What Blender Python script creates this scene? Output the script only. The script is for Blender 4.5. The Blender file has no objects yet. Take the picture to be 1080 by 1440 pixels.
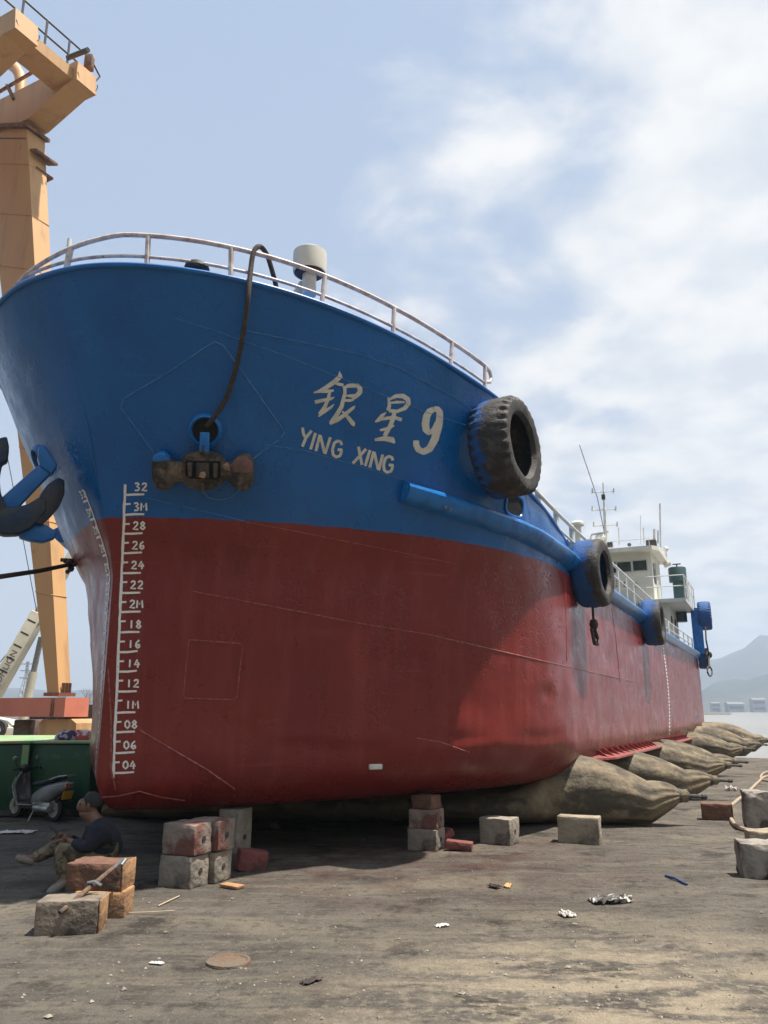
import bpy, bmesh, math, random
from mathutils import Vector, Matrix, noise
from mathutils.bvhtree import BVHTree
random.seed(7)
R = math.radians
scene = bpy.context.scene
col = scene.collection

# ------------------------------------------------------------------ camera
PITCH = R(14.0); EYE = 1.55; FPX = 1120.0          # photo is 1080 x 1440
cam_d = bpy.data.cameras.new('camera'); cam = bpy.data.objects.new('camera', cam_d)
col.objects.link(cam); scene.camera = cam
cam.location = (0, 0, EYE); cam.rotation_euler = (R(90) + PITCH, 0, 0)
cam_d.sensor_fit = 'VERTICAL'; cam_d.sensor_height = 36.0; cam_d.lens = 36.0 * FPX / 1440.0
cam_d.clip_start = 0.05; cam_d.clip_end = 12000
scene.render.resolution_x = 768; scene.render.resolution_y = 1024

# ------------------------------------------------------------------ ship frame (needed for the sun)
HEAD = R(25.4)
AX = Vector((math.sin(HEAD), math.cos(HEAD), 0))    # towards the stern
NX = Vector((math.cos(HEAD), -math.sin(HEAD), 0))   # towards the port side
S0 = Vector((-2.9, 8.1, 0))

# ------------------------------------------------------------------ sun and sky
SUN = (NX * 0.30 + AX * 0.10 + Vector((0, 0, 0.949))).normalized()
sun_d = bpy.data.lights.new('sun', 'SUN'); sun = bpy.data.objects.new('sun', sun_d); col.objects.link(sun)
sun_d.energy = 5.0; sun_d.angle = R(0.9); sun_d.color = (1.0, 0.93, 0.82)
sun.rotation_euler = SUN.to_track_quat('Z', 'Y').to_euler()
world = bpy.data.worlds.new('World'); scene.world = world; world.use_nodes = True
def build_world():
    nt = world.node_tree; N = nt.nodes; Lk = nt.links
    N.clear()
    out = N.new('ShaderNodeOutputWorld'); bg = N.new('ShaderNodeBackground')
    Lk.new(bg.outputs[0], out.inputs[0]); bg.inputs[1].default_value = 0.055
    sky = N.new('ShaderNodeTexSky'); sky.sky_type = 'NISHITA'; sky.sun_disc = False
    sky.sun_elevation = math.asin(SUN.z); sky.sun_rotation = math.atan2(SUN.x, SUN.y)
    sky.dust_density = 2.0; sky.air_density = 1.0
    tc = N.new('ShaderNodeTexCoord')
    sep = N.new('ShaderNodeSeparateXYZ'); Lk.new(tc.outputs['Generated'], sep.inputs[0])
    def math_(op, a, b=None, c=None, clamp=False):
        m = N.new('ShaderNodeMath'); m.operation = op; m.use_clamp = clamp
        for i, v in enumerate((a, b, c)):
            if v is None: continue
            if isinstance(v, (int, float)): m.inputs[i].default_value = v
            else: Lk.new(v, m.inputs[i])
        return m.outputs[0]
    def mix(f, a, b):
        m = N.new('ShaderNodeMix'); m.data_type = 'RGBA'
        if isinstance(f, (int, float)): m.inputs[0].default_value = f
        else: Lk.new(f, m.inputs[0])
        for i, v in ((6, a), (7, b)):
            if isinstance(v, tuple): m.inputs[i].default_value = (*v, 1)
            else: Lk.new(v, m.inputs[i])
        return m.outputs[2]
    x, y, z = sep.outputs
    zc = math_('MAXIMUM', z, 0.0)
    # pale milky veil over the blue, thick towards the horizon
    veil = math_('POWER', math_('SUBTRACT', 1.0, zc), 3.0)
    milky = mix(veil, (4.7, 5.9, 8.0), (8.0, 8.5, 9.1))
    base = mix(0.82, sky.outputs[0], milky)
    # clouds on a flat layer overhead
    den = math_('ADD', zc, 0.22)
    cx = math_('DIVIDE', x, den); cy = math_('DIVIDE', y, den)
    comb = N.new('ShaderNodeCombineXYZ'); Lk.new(cx, comb.inputs[0]); Lk.new(cy, comb.inputs[1])
    n1 = N.new('ShaderNodeTexNoise'); n1.inputs['Scale'].default_value = 3.0; n1.inputs['Detail'].default_value = 10
    n1.inputs['Roughness'].default_value = 0.55; n1.inputs['Distortion'].default_value = 0.25
    Lk.new(comb.outputs[0], n1.inputs['Vector'])
    # more cloud to the right of the picture than to the left
    side = math_('MULTIPLY_ADD', x, 1.0, 0.03)
    cov = math_('ADD', n1.outputs[0], math_('MULTIPLY', side, 0.62))
    mr = N.new('ShaderNodeMapRange'); mr.interpolation_type = 'SMOOTHSTEP'
    mr.inputs[1].default_value = 0.49; mr.inputs[2].default_value = 0.70
    Lk.new(cov, mr.inputs[0])
    n2 = N.new('ShaderNodeTexNoise'); n2.inputs['Scale'].default_value = 6.0; n2.inputs['Detail'].default_value = 9
    Lk.new(comb.outputs[0], n2.inputs['Vector'])
    m2 = N.new('ShaderNodeMapRange'); m2.interpolation_type = 'SMOOTHSTEP'; m2.inputs[1].default_value = 0.34; m2.inputs[2].default_value = 0.66; Lk.new(n2.outputs[0], m2.inputs[0])
    cl = mix(m2.outputs[0], (7.4, 7.8, 8.3), (10.2, 10.0, 9.7))
    fin = mix(math_('MULTIPLY', mr.outputs[0], 0.93), base, cl)
    Lk.new(fin, bg.inputs[0])
build_world()
scene.view_settings.view_transform = 'Standard'; scene.view_settings.look = 'None'
scene.view_settings.gamma = 1.0; scene.view_settings.exposure = 0.85
scene.view_settings.use_curve_mapping = False
scene.render.engine = 'CYCLES'
scene.cycles.max_bounces = 6

# ------------------------------------------------------------------ measuring helpers (photo pixel -> ray)
_c, _s = math.cos(PITCH), math.sin(PITCH)
EYEV = Vector((0, 0, EYE))
def ray(px, py):
    X = (px - 540) / FPX; U = (720 - py) / FPX
    return Vector((X, _c - U * _s, _s + U * _c))
def at_z(px, py, z=0.0):
    d = ray(px, py); return EYEV + d * ((z - EYE) / d.z)
def at_y(px, py, Y):
    d = ray(px, py); return EYEV + d * (Y / d.y)
def at_plane(px, py, P, n):
    d = ray(px, py); return EYEV + d * ((P - EYEV).dot(n) / d.dot(n))
def proj(P):
    Y, Z = P[1], P[2] - EYE
    F = Y * _c + Z * _s; U = -Y * _s + Z * _c
    return 540 + FPX * P[0] / F, 720 - FPX * U / F
def tlz(P):                                          # world -> (aft, port, z)
    d = Vector(P) - S0; return d.dot(AX), d.dot(NX), P[2]
def side(px, py, lat):                               # pixel on the vertical plane lat = const -> (t, z)
    P = at_plane(px, py, S0 + NX * lat, NX); t, l, z = tlz(P); return t, z
SHIPM = Matrix.Translation(S0) @ Matrix.Rotation(math.atan2(AX.y, AX.x), 4, 'Z')
SHIPI = SHIPM.inverted()
def sl(t, lat, z): return Vector((t, -lat, z))       # ship-local coordinates
def sw(t, lat, z): return SHIPM @ sl(t, lat, z)
def interp(pts, x):
    if x <= pts[0][0]: return pts[0][1]
    for (x0, y0), (x1, y1) in zip(pts, pts[1:]):
        if x <= x1: return y0 + (y1 - y0) * (x - x0) / (x1 - x0)
    return pts[-1][1]
def sstep(x, a, b):
    k = min(1, max(0, (x - a) / (b - a))); return k * k * (3 - 2 * k)

# ------------------------------------------------------------------ materials
def mat(name, c1, rough=0.6, c2=None, scale=4.0, lo=0.4, hi=0.65, metal=0.0, bump=0.0, bscale=30.0,
        c3=None, scale3=1.2, lo3=0.55, hi3=0.7, spec=0.5, stretch=None, rvar=0.0, coat=0.0, emis=None):
    m = bpy.data.materials.new(name); m.use_nodes = True
    nt = m.node_tree; N = nt.nodes; L = nt.links
    b = N['Principled BSDF']
    b.inputs['Base Color'].default_value = (*c1, 1); b.inputs['Roughness'].default_value = rough
    b.inputs['Metallic'].default_value = metal; b.inputs['Specular IOR Level'].default_value = spec
    b.inputs['Coat Weight'].default_value = coat
    tc = N.new('ShaderNodeTexCoord'); vec = tc.outputs['Object']
    if stretch:
        mp = N.new('ShaderNodeMapping'); mp.inputs['Scale'].default_value = stretch; L.new(vec, mp.inputs[0]); svec = mp.outputs[0]
    else: svec = vec
    def nz(sc, lo, hi, v, det=6):
        n = N.new('ShaderNodeTexNoise'); n.inputs['Scale'].default_value = sc; n.inputs['Detail'].default_value = det
        n.inputs['Roughness'].default_value = 0.6
        L.new(v, n.inputs['Vector'])
        r = N.new('ShaderNodeMapRange'); r.interpolation_type = 'SMOOTHSTEP'
        r.inputs[1].default_value = lo; r.inputs[2].default_value = hi; L.new(n.outputs[0], r.inputs[0])
        return r.outputs[0]
    cur = None
    def mx(f, a, c):
        q = N.new('ShaderNodeMix'); q.data_type = 'RGBA'; L.new(f, q.inputs[0])
        if isinstance(a, tuple): q.inputs[6].default_value = (*a, 1)
        else: L.new(a, q.inputs[6])
        q.inputs[7].default_value = (*c, 1); return q.outputs[2]
    cur = c1
    if c2: cur = mx(nz(scale, lo, hi, svec), cur, c2)
    if c3: cur = mx(nz(scale3, lo3, hi3, vec, 8), cur, c3)
    if not isinstance(cur, tuple): L.new(cur, b.inputs['Base Color'])
    if rvar:
        r = N.new('ShaderNodeMapRange'); r.inputs[3].default_value = rough - rvar; r.inputs[4].default_value = rough + rvar
        n = N.new('ShaderNodeTexNoise'); n.inputs['Scale'].default_value = 3.0; n.inputs['Detail'].default_value = 6
        L.new(vec, n.inputs['Vector']); L.new(n.outputs[0], r.inputs[0]); L.new(r.outputs[0], b.inputs['Roughness'])
    if bump:
        n = N.new('ShaderNodeTexNoise'); n.inputs['Scale'].default_value = bscale; n.inputs['Detail'].default_value = 6
        L.new(vec, n.inputs['Vector'])
        bm_ = N.new('ShaderNodeBump'); bm_.inputs['Strength'].default_value = bump; bm_.inputs['Distance'].default_value = 0.02
        L.new(n.outputs[0], bm_.inputs['Height']); L.new(bm_.outputs[0], b.inputs['Normal'])
    return m

BLUE = (0.0018, 0.108, 0.355); RED = (0.185, 0.0185, 0.0160)
M = {}
M['blue'] = mat('blue_paint', BLUE, 0.42, (0.006, 0.14, 0.43), 3.0, 0.45, 0.7, bump=0.12, bscale=25, c3=(0.02, 0.03, 0.05), scale3=5, lo3=0.66, hi3=0.78)
M['blue_worn'] = mat('worn_blue_paint', (0.008, 0.17, 0.52), 0.30, (0.004, 0.11, 0.37), 6, bump=0.45, bscale=9, c3=(0.22, 0.32, 0.42), scale3=7, lo3=0.62, hi3=0.70)
M['redp'] = mat('red_paint', RED, 0.45, (0.20, 0.035, 0.03), 5, bump=0.1)
M['letter'] = mat('letter_paint', (0.62, 0.59, 0.52), 0.6, (0.50, 0.48, 0.44), 8)
M['mark'] = mat('mark_paint', (0.78, 0.74, 0.70), 0.6, (0.62, 0.52, 0.50), 30, 0.5, 0.75)
M['seam'] = mat('seam_paint', (0.05, 0.20, 0.46), 0.35, (0.02, 0.12, 0.34), 14)
M['seam_red'] = mat('red_seam_paint', (0.22, 0.045, 0.04), 0.45, (0.34, 0.11, 0.09), 25, 0.45, 0.6)
M['white'] = mat('white_paint', (0.66, 0.66, 0.63), 0.5, (0.55, 0.54, 0.50), 6, c3=(0.30, 0.20, 0.13), scale3=12, lo3=0.66, hi3=0.76)
M['railw'] = mat('rail_paint', (0.62, 0.56, 0.55), 0.5, (0.40, 0.30, 0.29), 9, c3=(0.16, 0.09, 0.06), scale3=20, lo3=0.6, hi3=0.72)
M['rubber'] = mat('tyre_rubber', (0.028, 0.026, 0.025), 0.75, (0.07, 0.062, 0.055), 7, 0.45, 0.65, bump=0.5, bscale=35)
M['dark'] = mat('dark_steel', (0.03, 0.03, 0.03), 0.6, (0.08, 0.06, 0.05), 12)
M['black'] = mat('black_hole', (0.004, 0.004, 0.005), 0.9)
M['rust'] = mat('rusty_iron', (0.075, 0.05, 0.038), 0.75, (0.17, 0.10, 0.065), 9, 0.42, 0.6, bump=0.6, bscale=28, c3=(0.03, 0.025, 0.02), scale3=4, lo3=0.5, hi3=0.62)
M['rope'] = mat('dark_rope', (0.035, 0.028, 0.025), 0.85, (0.07, 0.05, 0.045), 25, bump=0.4, bscale=60)
M['glass'] = mat('window_glass', (0.02, 0.026, 0.028), 0.12, (0.06, 0.07, 0.07), 1.5)
M['cream'] = mat('cream_paint', (0.70, 0.68, 0.60), 0.55, (0.60, 0.58, 0.52), 1.6, c3=(0.38, 0.30, 0.2), scale3=2.5, lo3=0.66, hi3=0.8)
M['greyw'] = mat('grey_white_paint', (0.50, 0.52, 0.51), 0.55, (0.42, 0.44, 0.43), 1.5)
M['funnel'] = mat('funnel_green_paint', (0.03, 0.075, 0.08), 0.5, (0.05, 0.10, 0.11), 3)
M['signred'] = mat('sign_red_paint', (0.30, 0.03, 0.03), 0.6)
M['steel'] = mat('bare_steel', (0.35, 0.35, 0.35), 0.35, (0.2, 0.18, 0.16), 14, metal=0.8)

def hull_material():
    m = bpy.data.materials.new('hull_paint'); m.use_nodes = True
    nt = m.node_tree; N = nt.nodes; L = nt.links; b = N['Principled BSDF']
    tc = N.new('ShaderNodeTexCoord'); sep = N.new('ShaderNodeSeparateXYZ'); L.new(tc.outputs['Object'], sep.inputs[0])
    def mt(op, a, b2=None, c=None, clamp=False):
        q = N.new('ShaderNodeMath'); q.operation = op; q.use_clamp = clamp
        for i, v in enumerate((a, b2, c)):
            if v is None: continue
            if isinstance(v, (int, float)): q.inputs[i].default_value = v
            else: L.new(v, q.inputs[i])
        return q.outputs[0]
    def nz(sc, lo, hi, stretch=(1, 1, 1), det=7, rough=0.6):
        mp = N.new('ShaderNodeMapping'); mp.inputs['Scale'].default_value = stretch; L.new(tc.outputs['Object'], mp.inputs[0])
        n = N.new('ShaderNodeTexNoise'); n.inputs['Scale'].default_value = sc; n.inputs['Detail'].default_value = det
        n.inputs['Roughness'].default_value = rough; L.new(mp.outputs[0], n.inputs['Vector'])
        r = N.new('ShaderNodeMapRange'); r.interpolation_type = 'SMOOTHSTEP'
        r.inputs[1].default_value = lo; r.inputs[2].default_value = hi; L.new(n.outputs[0], r.inputs[0])
        return r.outputs[0]
    def mx(f, a, c):
        q = N.new('ShaderNodeMix'); q.data_type = 'RGBA'; L.new(f, q.inputs[0])
        for i, v in ((6, a), (7, c)):
            if isinstance(v, tuple): q.inputs[i].default_value = (*v, 1)
            else: L.new(v, q.inputs[i])
        return q.outputs[2]
    # painted boundary follows a gently falling line
    cv = N.new('ShaderNodeFloatCurve')
    tt = mt('DIVIDE', mt('ADD', sep.outputs[0], 1.0), 32.0, clamp=True)
    pts = BOUND
    c = cv.mapping.curves[0]
    for i, (t, z) in enumerate(pts):
        X = (t + 1.0) / 32.0; Yv = z / 5.0
        if i < 2: c.points[i].location = (X, Yv)
        else: c.points.new(X, Yv)
    for p in c.points: p.handle_type = 'VECTOR'
    cv.mapping.update()
    L.new(tt, cv.inputs['Value'])
    wob = nz(6.0, 0.2, 0.8)
    zz = mt('ADD', sep.outputs[2], mt('MULTIPLY_ADD', wob, 0.02, -0.01))
    isblue = mt('GREATER_THAN', zz, mt('MULTIPLY', cv.outputs[0], 5.0))
    red = mx(nz(1.1, 0.35, 0.7), RED, (0.155, 0.0160, 0.0145))
    red = mx(nz(2.2, 0.55, 0.75, (1, 1, 0.25)), red, (0.23, 0.030, 0.024))
    streak = mt('MULTIPLY', nz(3.2, 0.45, 0.75, (2.2, 2.2, 0.12)), 0.55)
    red = mx(streak, red, (0.24, 0.043, 0.038))
    red = mx(mt('MULTIPLY', nz(34, 0.66, 0.74), nz(1.3, 0.5, 0.62)), red, (0.34, 0.13, 0.09))
    red = mx(mt('MULTIPLY', nz(4, 0.62, 0.8), 0.5), red, (0.08, 0.018, 0.016))
    blue = mx(nz(0.9, 0.35, 0.7), BLUE, (0.0012, 0.086, 0.285))
    blue = mx(mt('MULTIPLY', nz(2.0, 0.5, 0.8, (1, 1, 0.3)), 0.6), blue, (0.005, 0.14, 0.43))
    blue = mx(mt('MULTIPLY', nz(16, 0.66, 0.76), nz(0.8, 0.45, 0.65)), blue, (0.012, 0.03, 0.06))
    scr = mt('MULTIPLY', nz(5.0, 0.60, 0.70, (0.10, 0.10, 5.0)), nz(0.7, 0.48, 0.62))
    red = mx(mt('MULTIPLY', scr, 0.5), red, (0.33, 0.10, 0.075)); blue = mx(mt('MULTIPLY', scr, 0.35), blue, (0.05, 0.15, 0.30))
    run = mt('MULTIPLY', nz(7.0, 0.60, 0.72, (1.6, 1.6, 0.07)), nz(1.1, 0.45, 0.65))
    red = mx(mt('MULTIPLY', run, 0.55), red, (0.07, 0.015, 0.012)); blue = mx(mt('MULTIPLY', run, 0.45), blue, (0.01, 0.035, 0.07))
    red = mx(mt('MULTIPLY', nz(60, 0.60, 0.68), 0.35), red, (0.09, 0.016, 0.014))
    fin = mx(isblue, red, blue)
    L.new(fin, b.inputs['Base Color'])
    r = N.new('ShaderNodeMapRange'); r.inputs[3].default_value = 0.20; r.inputs[4].default_value = 0.46
    L.new(nz(2.5, 0.2, 0.8), r.inputs[0]); L.new(r.outputs[0], b.inputs['Roughness'])
    b.inputs['Specular IOR Level'].default_value = 0.45
    bp = N.new('ShaderNodeBump'); bp.inputs['Strength'].default_value = 0.5; bp.inputs['Distance'].default_value = 0.012
    h = mt('ADD', mt('MULTIPLY', nz(1.9, 0.1, 0.9, det=2), 1.6), mt('MULTIPLY', nz(45, 0.2, 0.8), 0.035))
    h = mt('ADD', h, mt('MULTIPLY', nz(9, 0.60, 0.76, det=2), -0.45))
    h = mt('ADD', h, mt('MULTIPLY', mt('MULTIPLY', nz(24, 0.54, 0.64, det=3), nz(0.8, 0.52, 0.62)), -0.9))
    L.new(h, bp.inputs['Height']); L.new(bp.outputs[0], b.inputs['Normal'])
    return m

# ------------------------------------------------------------------ mesh builder
class MB:
    def __init__(s): s.v = []; s.f = []
    def add(s, vs, fs):
        o = len(s.v); s.v += [Vector(v) for v in vs]; s.f += [tuple(i + o for i in f) for f in fs]; return s
    def box(s, c, size, rot=None, bev=0.0):
        hx, hy, hz = (k / 2 for k in size); c = Vector(c)
        bm = bmesh.new(); bmesh.ops.create_cube(bm, size=1.0)
        for v in bm.verts: v.co = Vector((v.co.x * size[0], v.co.y * size[1], v.co.z * size[2]))
        if bev: bmesh.ops.bevel(bm, geom=bm.edges[:], offset=bev, segments=2, affect='EDGES', profile=0.5)
        Rm = rot.to_matrix() if hasattr(rot, 'to_matrix') else rot
        bm.verts.index_update()
        vs = [(Rm @ v.co if Rm else v.co.copy()) + c for v in bm.verts]
        s.add(vs, [[v.index for v in f.verts] for f in bm.faces]); bm.free(); return s
    def bar(s, a, b, w, h, bev=0.0):                 # box from a to b
        a, b = Vector(a), Vector(b); d = b - a
        q = d.to_track_quat('X', 'Z'); return s.box((a + b) / 2, (d.length, w, h), q, bev)
    def tube(s, pts, r, n=8, closed=False, cap=True):
        pts = [Vector(p) for p in pts]; m = len(pts)
        rr = r if isinstance(r, (list, tuple)) else [r] * m
        vs = []; up = None
        for i, p in enumerate(pts):
            if closed: d = pts[(i + 1) % m] - pts[i - 1]
            else: d = pts[min(i + 1, m - 1)] - pts[max(i - 1, 0)]
            d.normalize()
            if up is None:
                up = Vector((0, 0, 1)) if abs(d.z) < 0.9 else Vector((1, 0, 0))
            x = d.cross(up)
            if x.length < 1e-5: x = d.orthogonal()
            x.normalize(); y = x.cross(d).normalized(); up = y
            for k in range(n):
                a = 2 * math.pi * k / n; vs.append(p + (x * math.cos(a) + y * math.sin(a)) * rr[i])
        fs = []
        for i in range(m if closed else m - 1):
            j = (i + 1) % m
            for k in range(n):
                l = (k + 1) % n; fs.append((i * n + k, i * n + l, j * n + l, j * n + k))
        if cap and not closed:
            fs.append(tuple(range(n))[::-1]); fs.append(tuple((m - 1) * n + k for k in range(n)))
        return s.add(vs, fs)
    def lathe(s, prof, n=24, mtx=None, closed=False):  # prof: (r, z)
        vs = []; m = len(prof)
        for r, z in prof:
            for k in range(n):
                a = 2 * math.pi * k / n; v = Vector((r * math.cos(a), r * math.sin(a), z))
                vs.append(mtx @ v if mtx else v)
        fs = []
        for i in range(m if closed else m - 1):
            j = (i + 1) % m
            for k in range(n):
                l = (k + 1) % n; fs.append((i * n + k, i * n + l, j * n + l, j * n + k))
        if not closed:
            if prof[0][0] > 1e-4: fs.append(tuple(range(n))[::-1])
            if prof[-1][0] > 1e-4: fs.append(tuple((m - 1) * n + k for k in range(n)))
        return s.add(vs, fs)
    def prism(s, poly, d):                           # 3D polygon extruded by vector d
        poly = [Vector(p) for p in poly]; d = Vector(d); n = len(poly)
        fs = [tuple(range(n))[::-1], tuple(n + k for k in range(n))]
        fs += [(k, (k + 1) % n, n + (k + 1) % n, n + k) for k in range(n)]
        return s.add(poly + [p + d for p in poly], fs)
    def grid(s, rows, closed_u=False):
        n = len(rows[0]); vs = [p for r in rows for p in r]; fs = []
        for i in range(len(rows) - 1):
            for k in range(n if closed_u else n - 1):
                l = (k + 1) % n; fs.append((i * n + k, i * n + l, (i + 1) * n + l, (i + 1) * n + k))
        return s.add(vs, fs)
    def ball(s, c, r, n=10, sc=(1, 1, 1)):
        c = Vector(c); rows = []
        for i in range(n // 2 + 1):
            th = math.pi * i / (n // 2)
            rows.append([c + Vector((r * sc[0] * math.sin(th) * math.cos(2 * math.pi * k / n), r * sc[1] * math.sin(th) * math.sin(2 * math.pi * k / n), r * sc[2] * math.cos(th))) for k in range(n)])
        return s.grid(rows, True)
    def jitter(s, amp, sc=6.0, seed=0.0):
        for v in s.v:
            v += noise.noise_vector(v * sc + Vector((seed, seed * 1.7, seed * 0.3))) * amp
        return s
    def build(s, name, m, parent=None, smooth=True, angle=40, weld=True, sub=0):
        me = bpy.data.meshes.new(name); me.from_pydata([tuple(v) for v in s.v], [], s.f)
        bm = bmesh.new(); bm.from_mesh(me)
        if weld: bmesh.ops.remove_doubles(bm, verts=bm.verts[:], dist=1e-5)
        bmesh.ops.recalc_face_normals(bm, faces=bm.faces[:])
        if smooth:
            ca = math.cos(R(angle))
            for f in bm.faces: f.smooth = True
            for e in bm.edges:
                if len(e.link_faces) == 2 and e.link_faces[0].normal.dot(e.link_faces[1].normal) < ca: e.smooth = False
        bm.to_mesh(me); bm.free()
        me.materials.append(m)
        o = bpy.data.objects.new(name, me); col.objects.link(o)
        if parent: o.parent = parent
        return o

def tag(o, label=None, cat=None, group=None, kind=None):
    if label: o['label'] = label
    if cat: o['category'] = cat
    if group: o['group'] = group
    if kind: o['kind'] = kind
    return o
def thing(name, label, cat, mtx=None, group=None):
    o = bpy.data.objects.new(name, None); o.empty_display_size = 0.2; col.objects.link(o)
    if mtx is not None: o.matrix_world = mtx
    return tag(o, label, cat, group)
def copy_tree(o, parent=None):
    c = o.copy(); col.objects.link(c)
    if parent: c.parent = parent
    for ch in [k for k in bpy.data.objects if k.parent == o]: copy_tree(ch, c)
    return c
def T(x, y, z=0, rz=0): return Matrix.Translation((x, y, z)) @ Matrix.Rotation(rz, 4, 'Z')

# ================================================================== THE SHIP
ZK = 0.55; BEAM = 3.55; LEND = 29.5
BOUND = [(-1.0, 3.52), (0.13, 3.5)] + [side(x, y, BEAM) for x, y in ((793, 804), (851, 842), (901, 880), (932, 899), (980, 928))]
BOUND.append((31.0, BOUND[-1][1]))
RAILC = [(0.4, 3.66)] + [side(x, y, BEAM + 0.1) for x, y in ((650, 712), (740, 746), (793, 781), (855, 828), (902, 862), (932, 889), (981, 918))]
DECKE = [(t, z + 0.10) for t, z in RAILC]           # main deck edge just above the rub rail
plate0 = side(746, 681, BEAM); plate1 = side(796, 763, BEAM)
ZTOP = [(-1.05, 5.765), (-0.75, 5.715), (-0.4, 5.67), (0.3, 5.59), (1.2, 5.48), (2.0, 5.39), (2.9, 5.31), (3.35, 5.22), plate0, plate1] + [d for d in DECKE if d[0] > plate1[0] + 0.3]

def h_t0(z):
    u = z - ZK
    t = 0.16
    if u < 0.42: t += 0.42 * (1 - math.sqrt(max(0, 1 - (1 - u / 0.42) ** 2)))
    if u > 2.35: t -= 1.24 * ((u - 2.35) / 2.88) ** 1.22
    return t
def h_B(z):
    u = z - ZK; r = 0.6
    B = BEAM
    if u < r: B = BEAM - r + math.sqrt(max(0, r * r - (r - u) ** 2))
    return B
def h_q(z):
    u = z - ZK
    return 1.0 + 0.10 * sstep(u, 0.8, 2.6) + 0.90 * (max(0, u - 2.6) / 2.6) ** 0.85
def h_a(z):
    u = z - ZK
    return 5.4 + (0.9 * (1 - u / 0.6) if u < 0.6 else 0)
def h_shape(s, z):
    if s >= 1: return 1.0
    return (1 - (1 - s) ** (1.86 + 0.26 * sstep(z - ZK, 1.0, 2.8))) ** (1 / h_q(z))
def h_ts(s, z):
    if s <= 1: return h_t0(z) + s * h_a(z)
    tE = h_t0(z) + h_a(z)
    if s <= 2: return tE + (s - 1) * (7.5 - tE)
    return 7.5 + (s - 2) * (LEND - 7.5)
def h_taper(t):                                     # run aft narrows slightly
    k = sstep(t, LEND - 3, LEND + 1.0); return 1 - 0.012 * k
def hull(s, z, sgn=1):
    t = h_ts(s, z); return t, sgn * h_B(z) * h_shape(s, z) * h_taper(t)
def ztop_s(s):
    z = 5.0
    for _ in range(4): z = interp(ZTOP, h_ts(s, z))
    return z
def half_breadth(t, z):
    a, b = 0.0, 3.0
    if t <= h_t0(z): return 0.0
    for _ in range(40):
        m = (a + b) / 2
        if h_ts(m, z) < t: a = m
        else: b = m
    return hull(a, z)[1]

ship = thing('cargo_ship', 'large blue and dark red cargo ship propped ashore on rubber airbags and blocks', 'ship', SHIPM)
SS = [1.0 * (i / 110) ** 1.6 for i in range(111)] + [1 + i / 22 for i in range(1, 23)] + [2 + i / 60 for i in range(1, 61)]
LOW = [0.0, 0.012, 0.03, 0.06, 0.1, 0.15, 0.21, 0.28, 0.36, 0.45, 0.55] + [0.55 + (2.5 - 0.55) * i / 36 for i in range(1, 37)]
def levels(s):
    zt = ztop_s(s); return [ZK + u for u in LOW] + [ZK + 2.5 + (zt - ZK - 2.5) * i / 26 for i in range(1, 27)]
def dent(t, lat, z):
    p = Vector((t * 0.9, lat * 0.9, z * 1.1))
    d = noise.noise(p * 1.3) * 0.020 + noise.noise(p * 3.1 + Vector((5, 2, 8))) * 0.009
    # frames show faintly between the plates aft
    d += 0.004 * math.cos(t * 2 * math.pi / 0.9) * sstep(t, 3.5, 6)
    return d * sstep(z, ZK, ZK + 0.5)
HR = []
for s in SS: HR.append([(*hull(s, z), z) for z in levels(s)])
def shell(dented):
    hb = MB()
    for sgn in (1, -1):
        rows = []
        for r in HR:
            row = [sl(r[0][0], 0, ZK - 0.004)] + [sl(r[0][0], sgn * r[0][1] * k, ZK - 0.004 * (1 - k)) for k in (0.3, 0.6, 0.85)]
            for (t, y, z) in r:
                d = dent(t, sgn * y, z) * min(1, y / 0.25) if dented else 0
                if dented:
                    for (dt, dz, rt, rz, dep) in DENTS:
                        q_ = ((t - dt) / rt) ** 2 + ((z - dz) / rz) ** 2
                        if q_ < 6: d -= 1.7 * dep * math.exp(-q_)
                row.append(sl(t, sgn * (y + d), z))
            rows.append(row)
        hb.grid(rows)
        last = rows[-1]; hb.grid([last, [sl(LEND + 0.25 * sstep(p.z, 0.5, 3.2), 0, p.z) for p in last]])
    return hb
hb = shell(False); BVH = BVHTree.FromPolygons([SHIPM @ v for v in hb.v], hb.f)
DENTS = []
for px, py, rx, rz, dep in ((460, 884, .26, .035, .030), (440, 868, .3, .10, .012), (605, 858, .10, .09, .016), (690, 838, .10, .07, .013), (480, 1054, .55, .07, .035), (420, 1046, .3, .05, .02), (600, 968, .12, .13, .016),
        (545, 930, .2, .14, .012), (700, 860, .12, .06, .010), (770, 976, .14, .10, .014), (812, 945, .12, .12, .016), (760, 1040, .5, .10, .02), (640, 1040, .3, .07, .018), (330, 1010, .25, .2, .012),
        (565, 680, .25, .05, .012), (400, 610, .2, .2, .012), (450, 660, .12, .08, .012), (240, 640, .3, .2, .014), (120, 600, .3, .3, .02), (330, 690, .2, .1, .012), (520, 450, .5, .15, .012), (600, 540, .3, .1, .012),
        (860, 930, .3, .2, .014), (900, 985, .4, .2, .018), (350, 800, .3, .15, .010), (560, 800, .4, .12, .012), (250, 1085, .25, .1, .012)):
    d_ = ray(px, py).normalized(); p_, n_, i_, _d = BVH.ray_cast(EYEV, d_)
    if p_ is not None: t_, l_, z_ = tlz(p_); DENTS.append((t_, z_, rx, rz, dep))
M['hull'] = hull_material()
hb = shell(True)
hull_o = hb.build('hull', M['hull'], ship, angle=50)
BVH = BVHTree.FromPolygons([SHIPM @ v for v in hb.v], hb.f)
def hull_hit(px, py, off=0.004):                     # world point on the shell seen at a photo pixel
    d = ray(px, py).normalized(); p, n, i, dist = BVH.ray_cast(EYEV, d)
    if p is None: return None, None
    if n.dot(d) > 0: n = -n
    return p + n * off, n
def hull_loc(px, py, off=0.004):
    p, n = hull_hit(px, py, off)
    return None if p is None else SHIPI @ p

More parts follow.
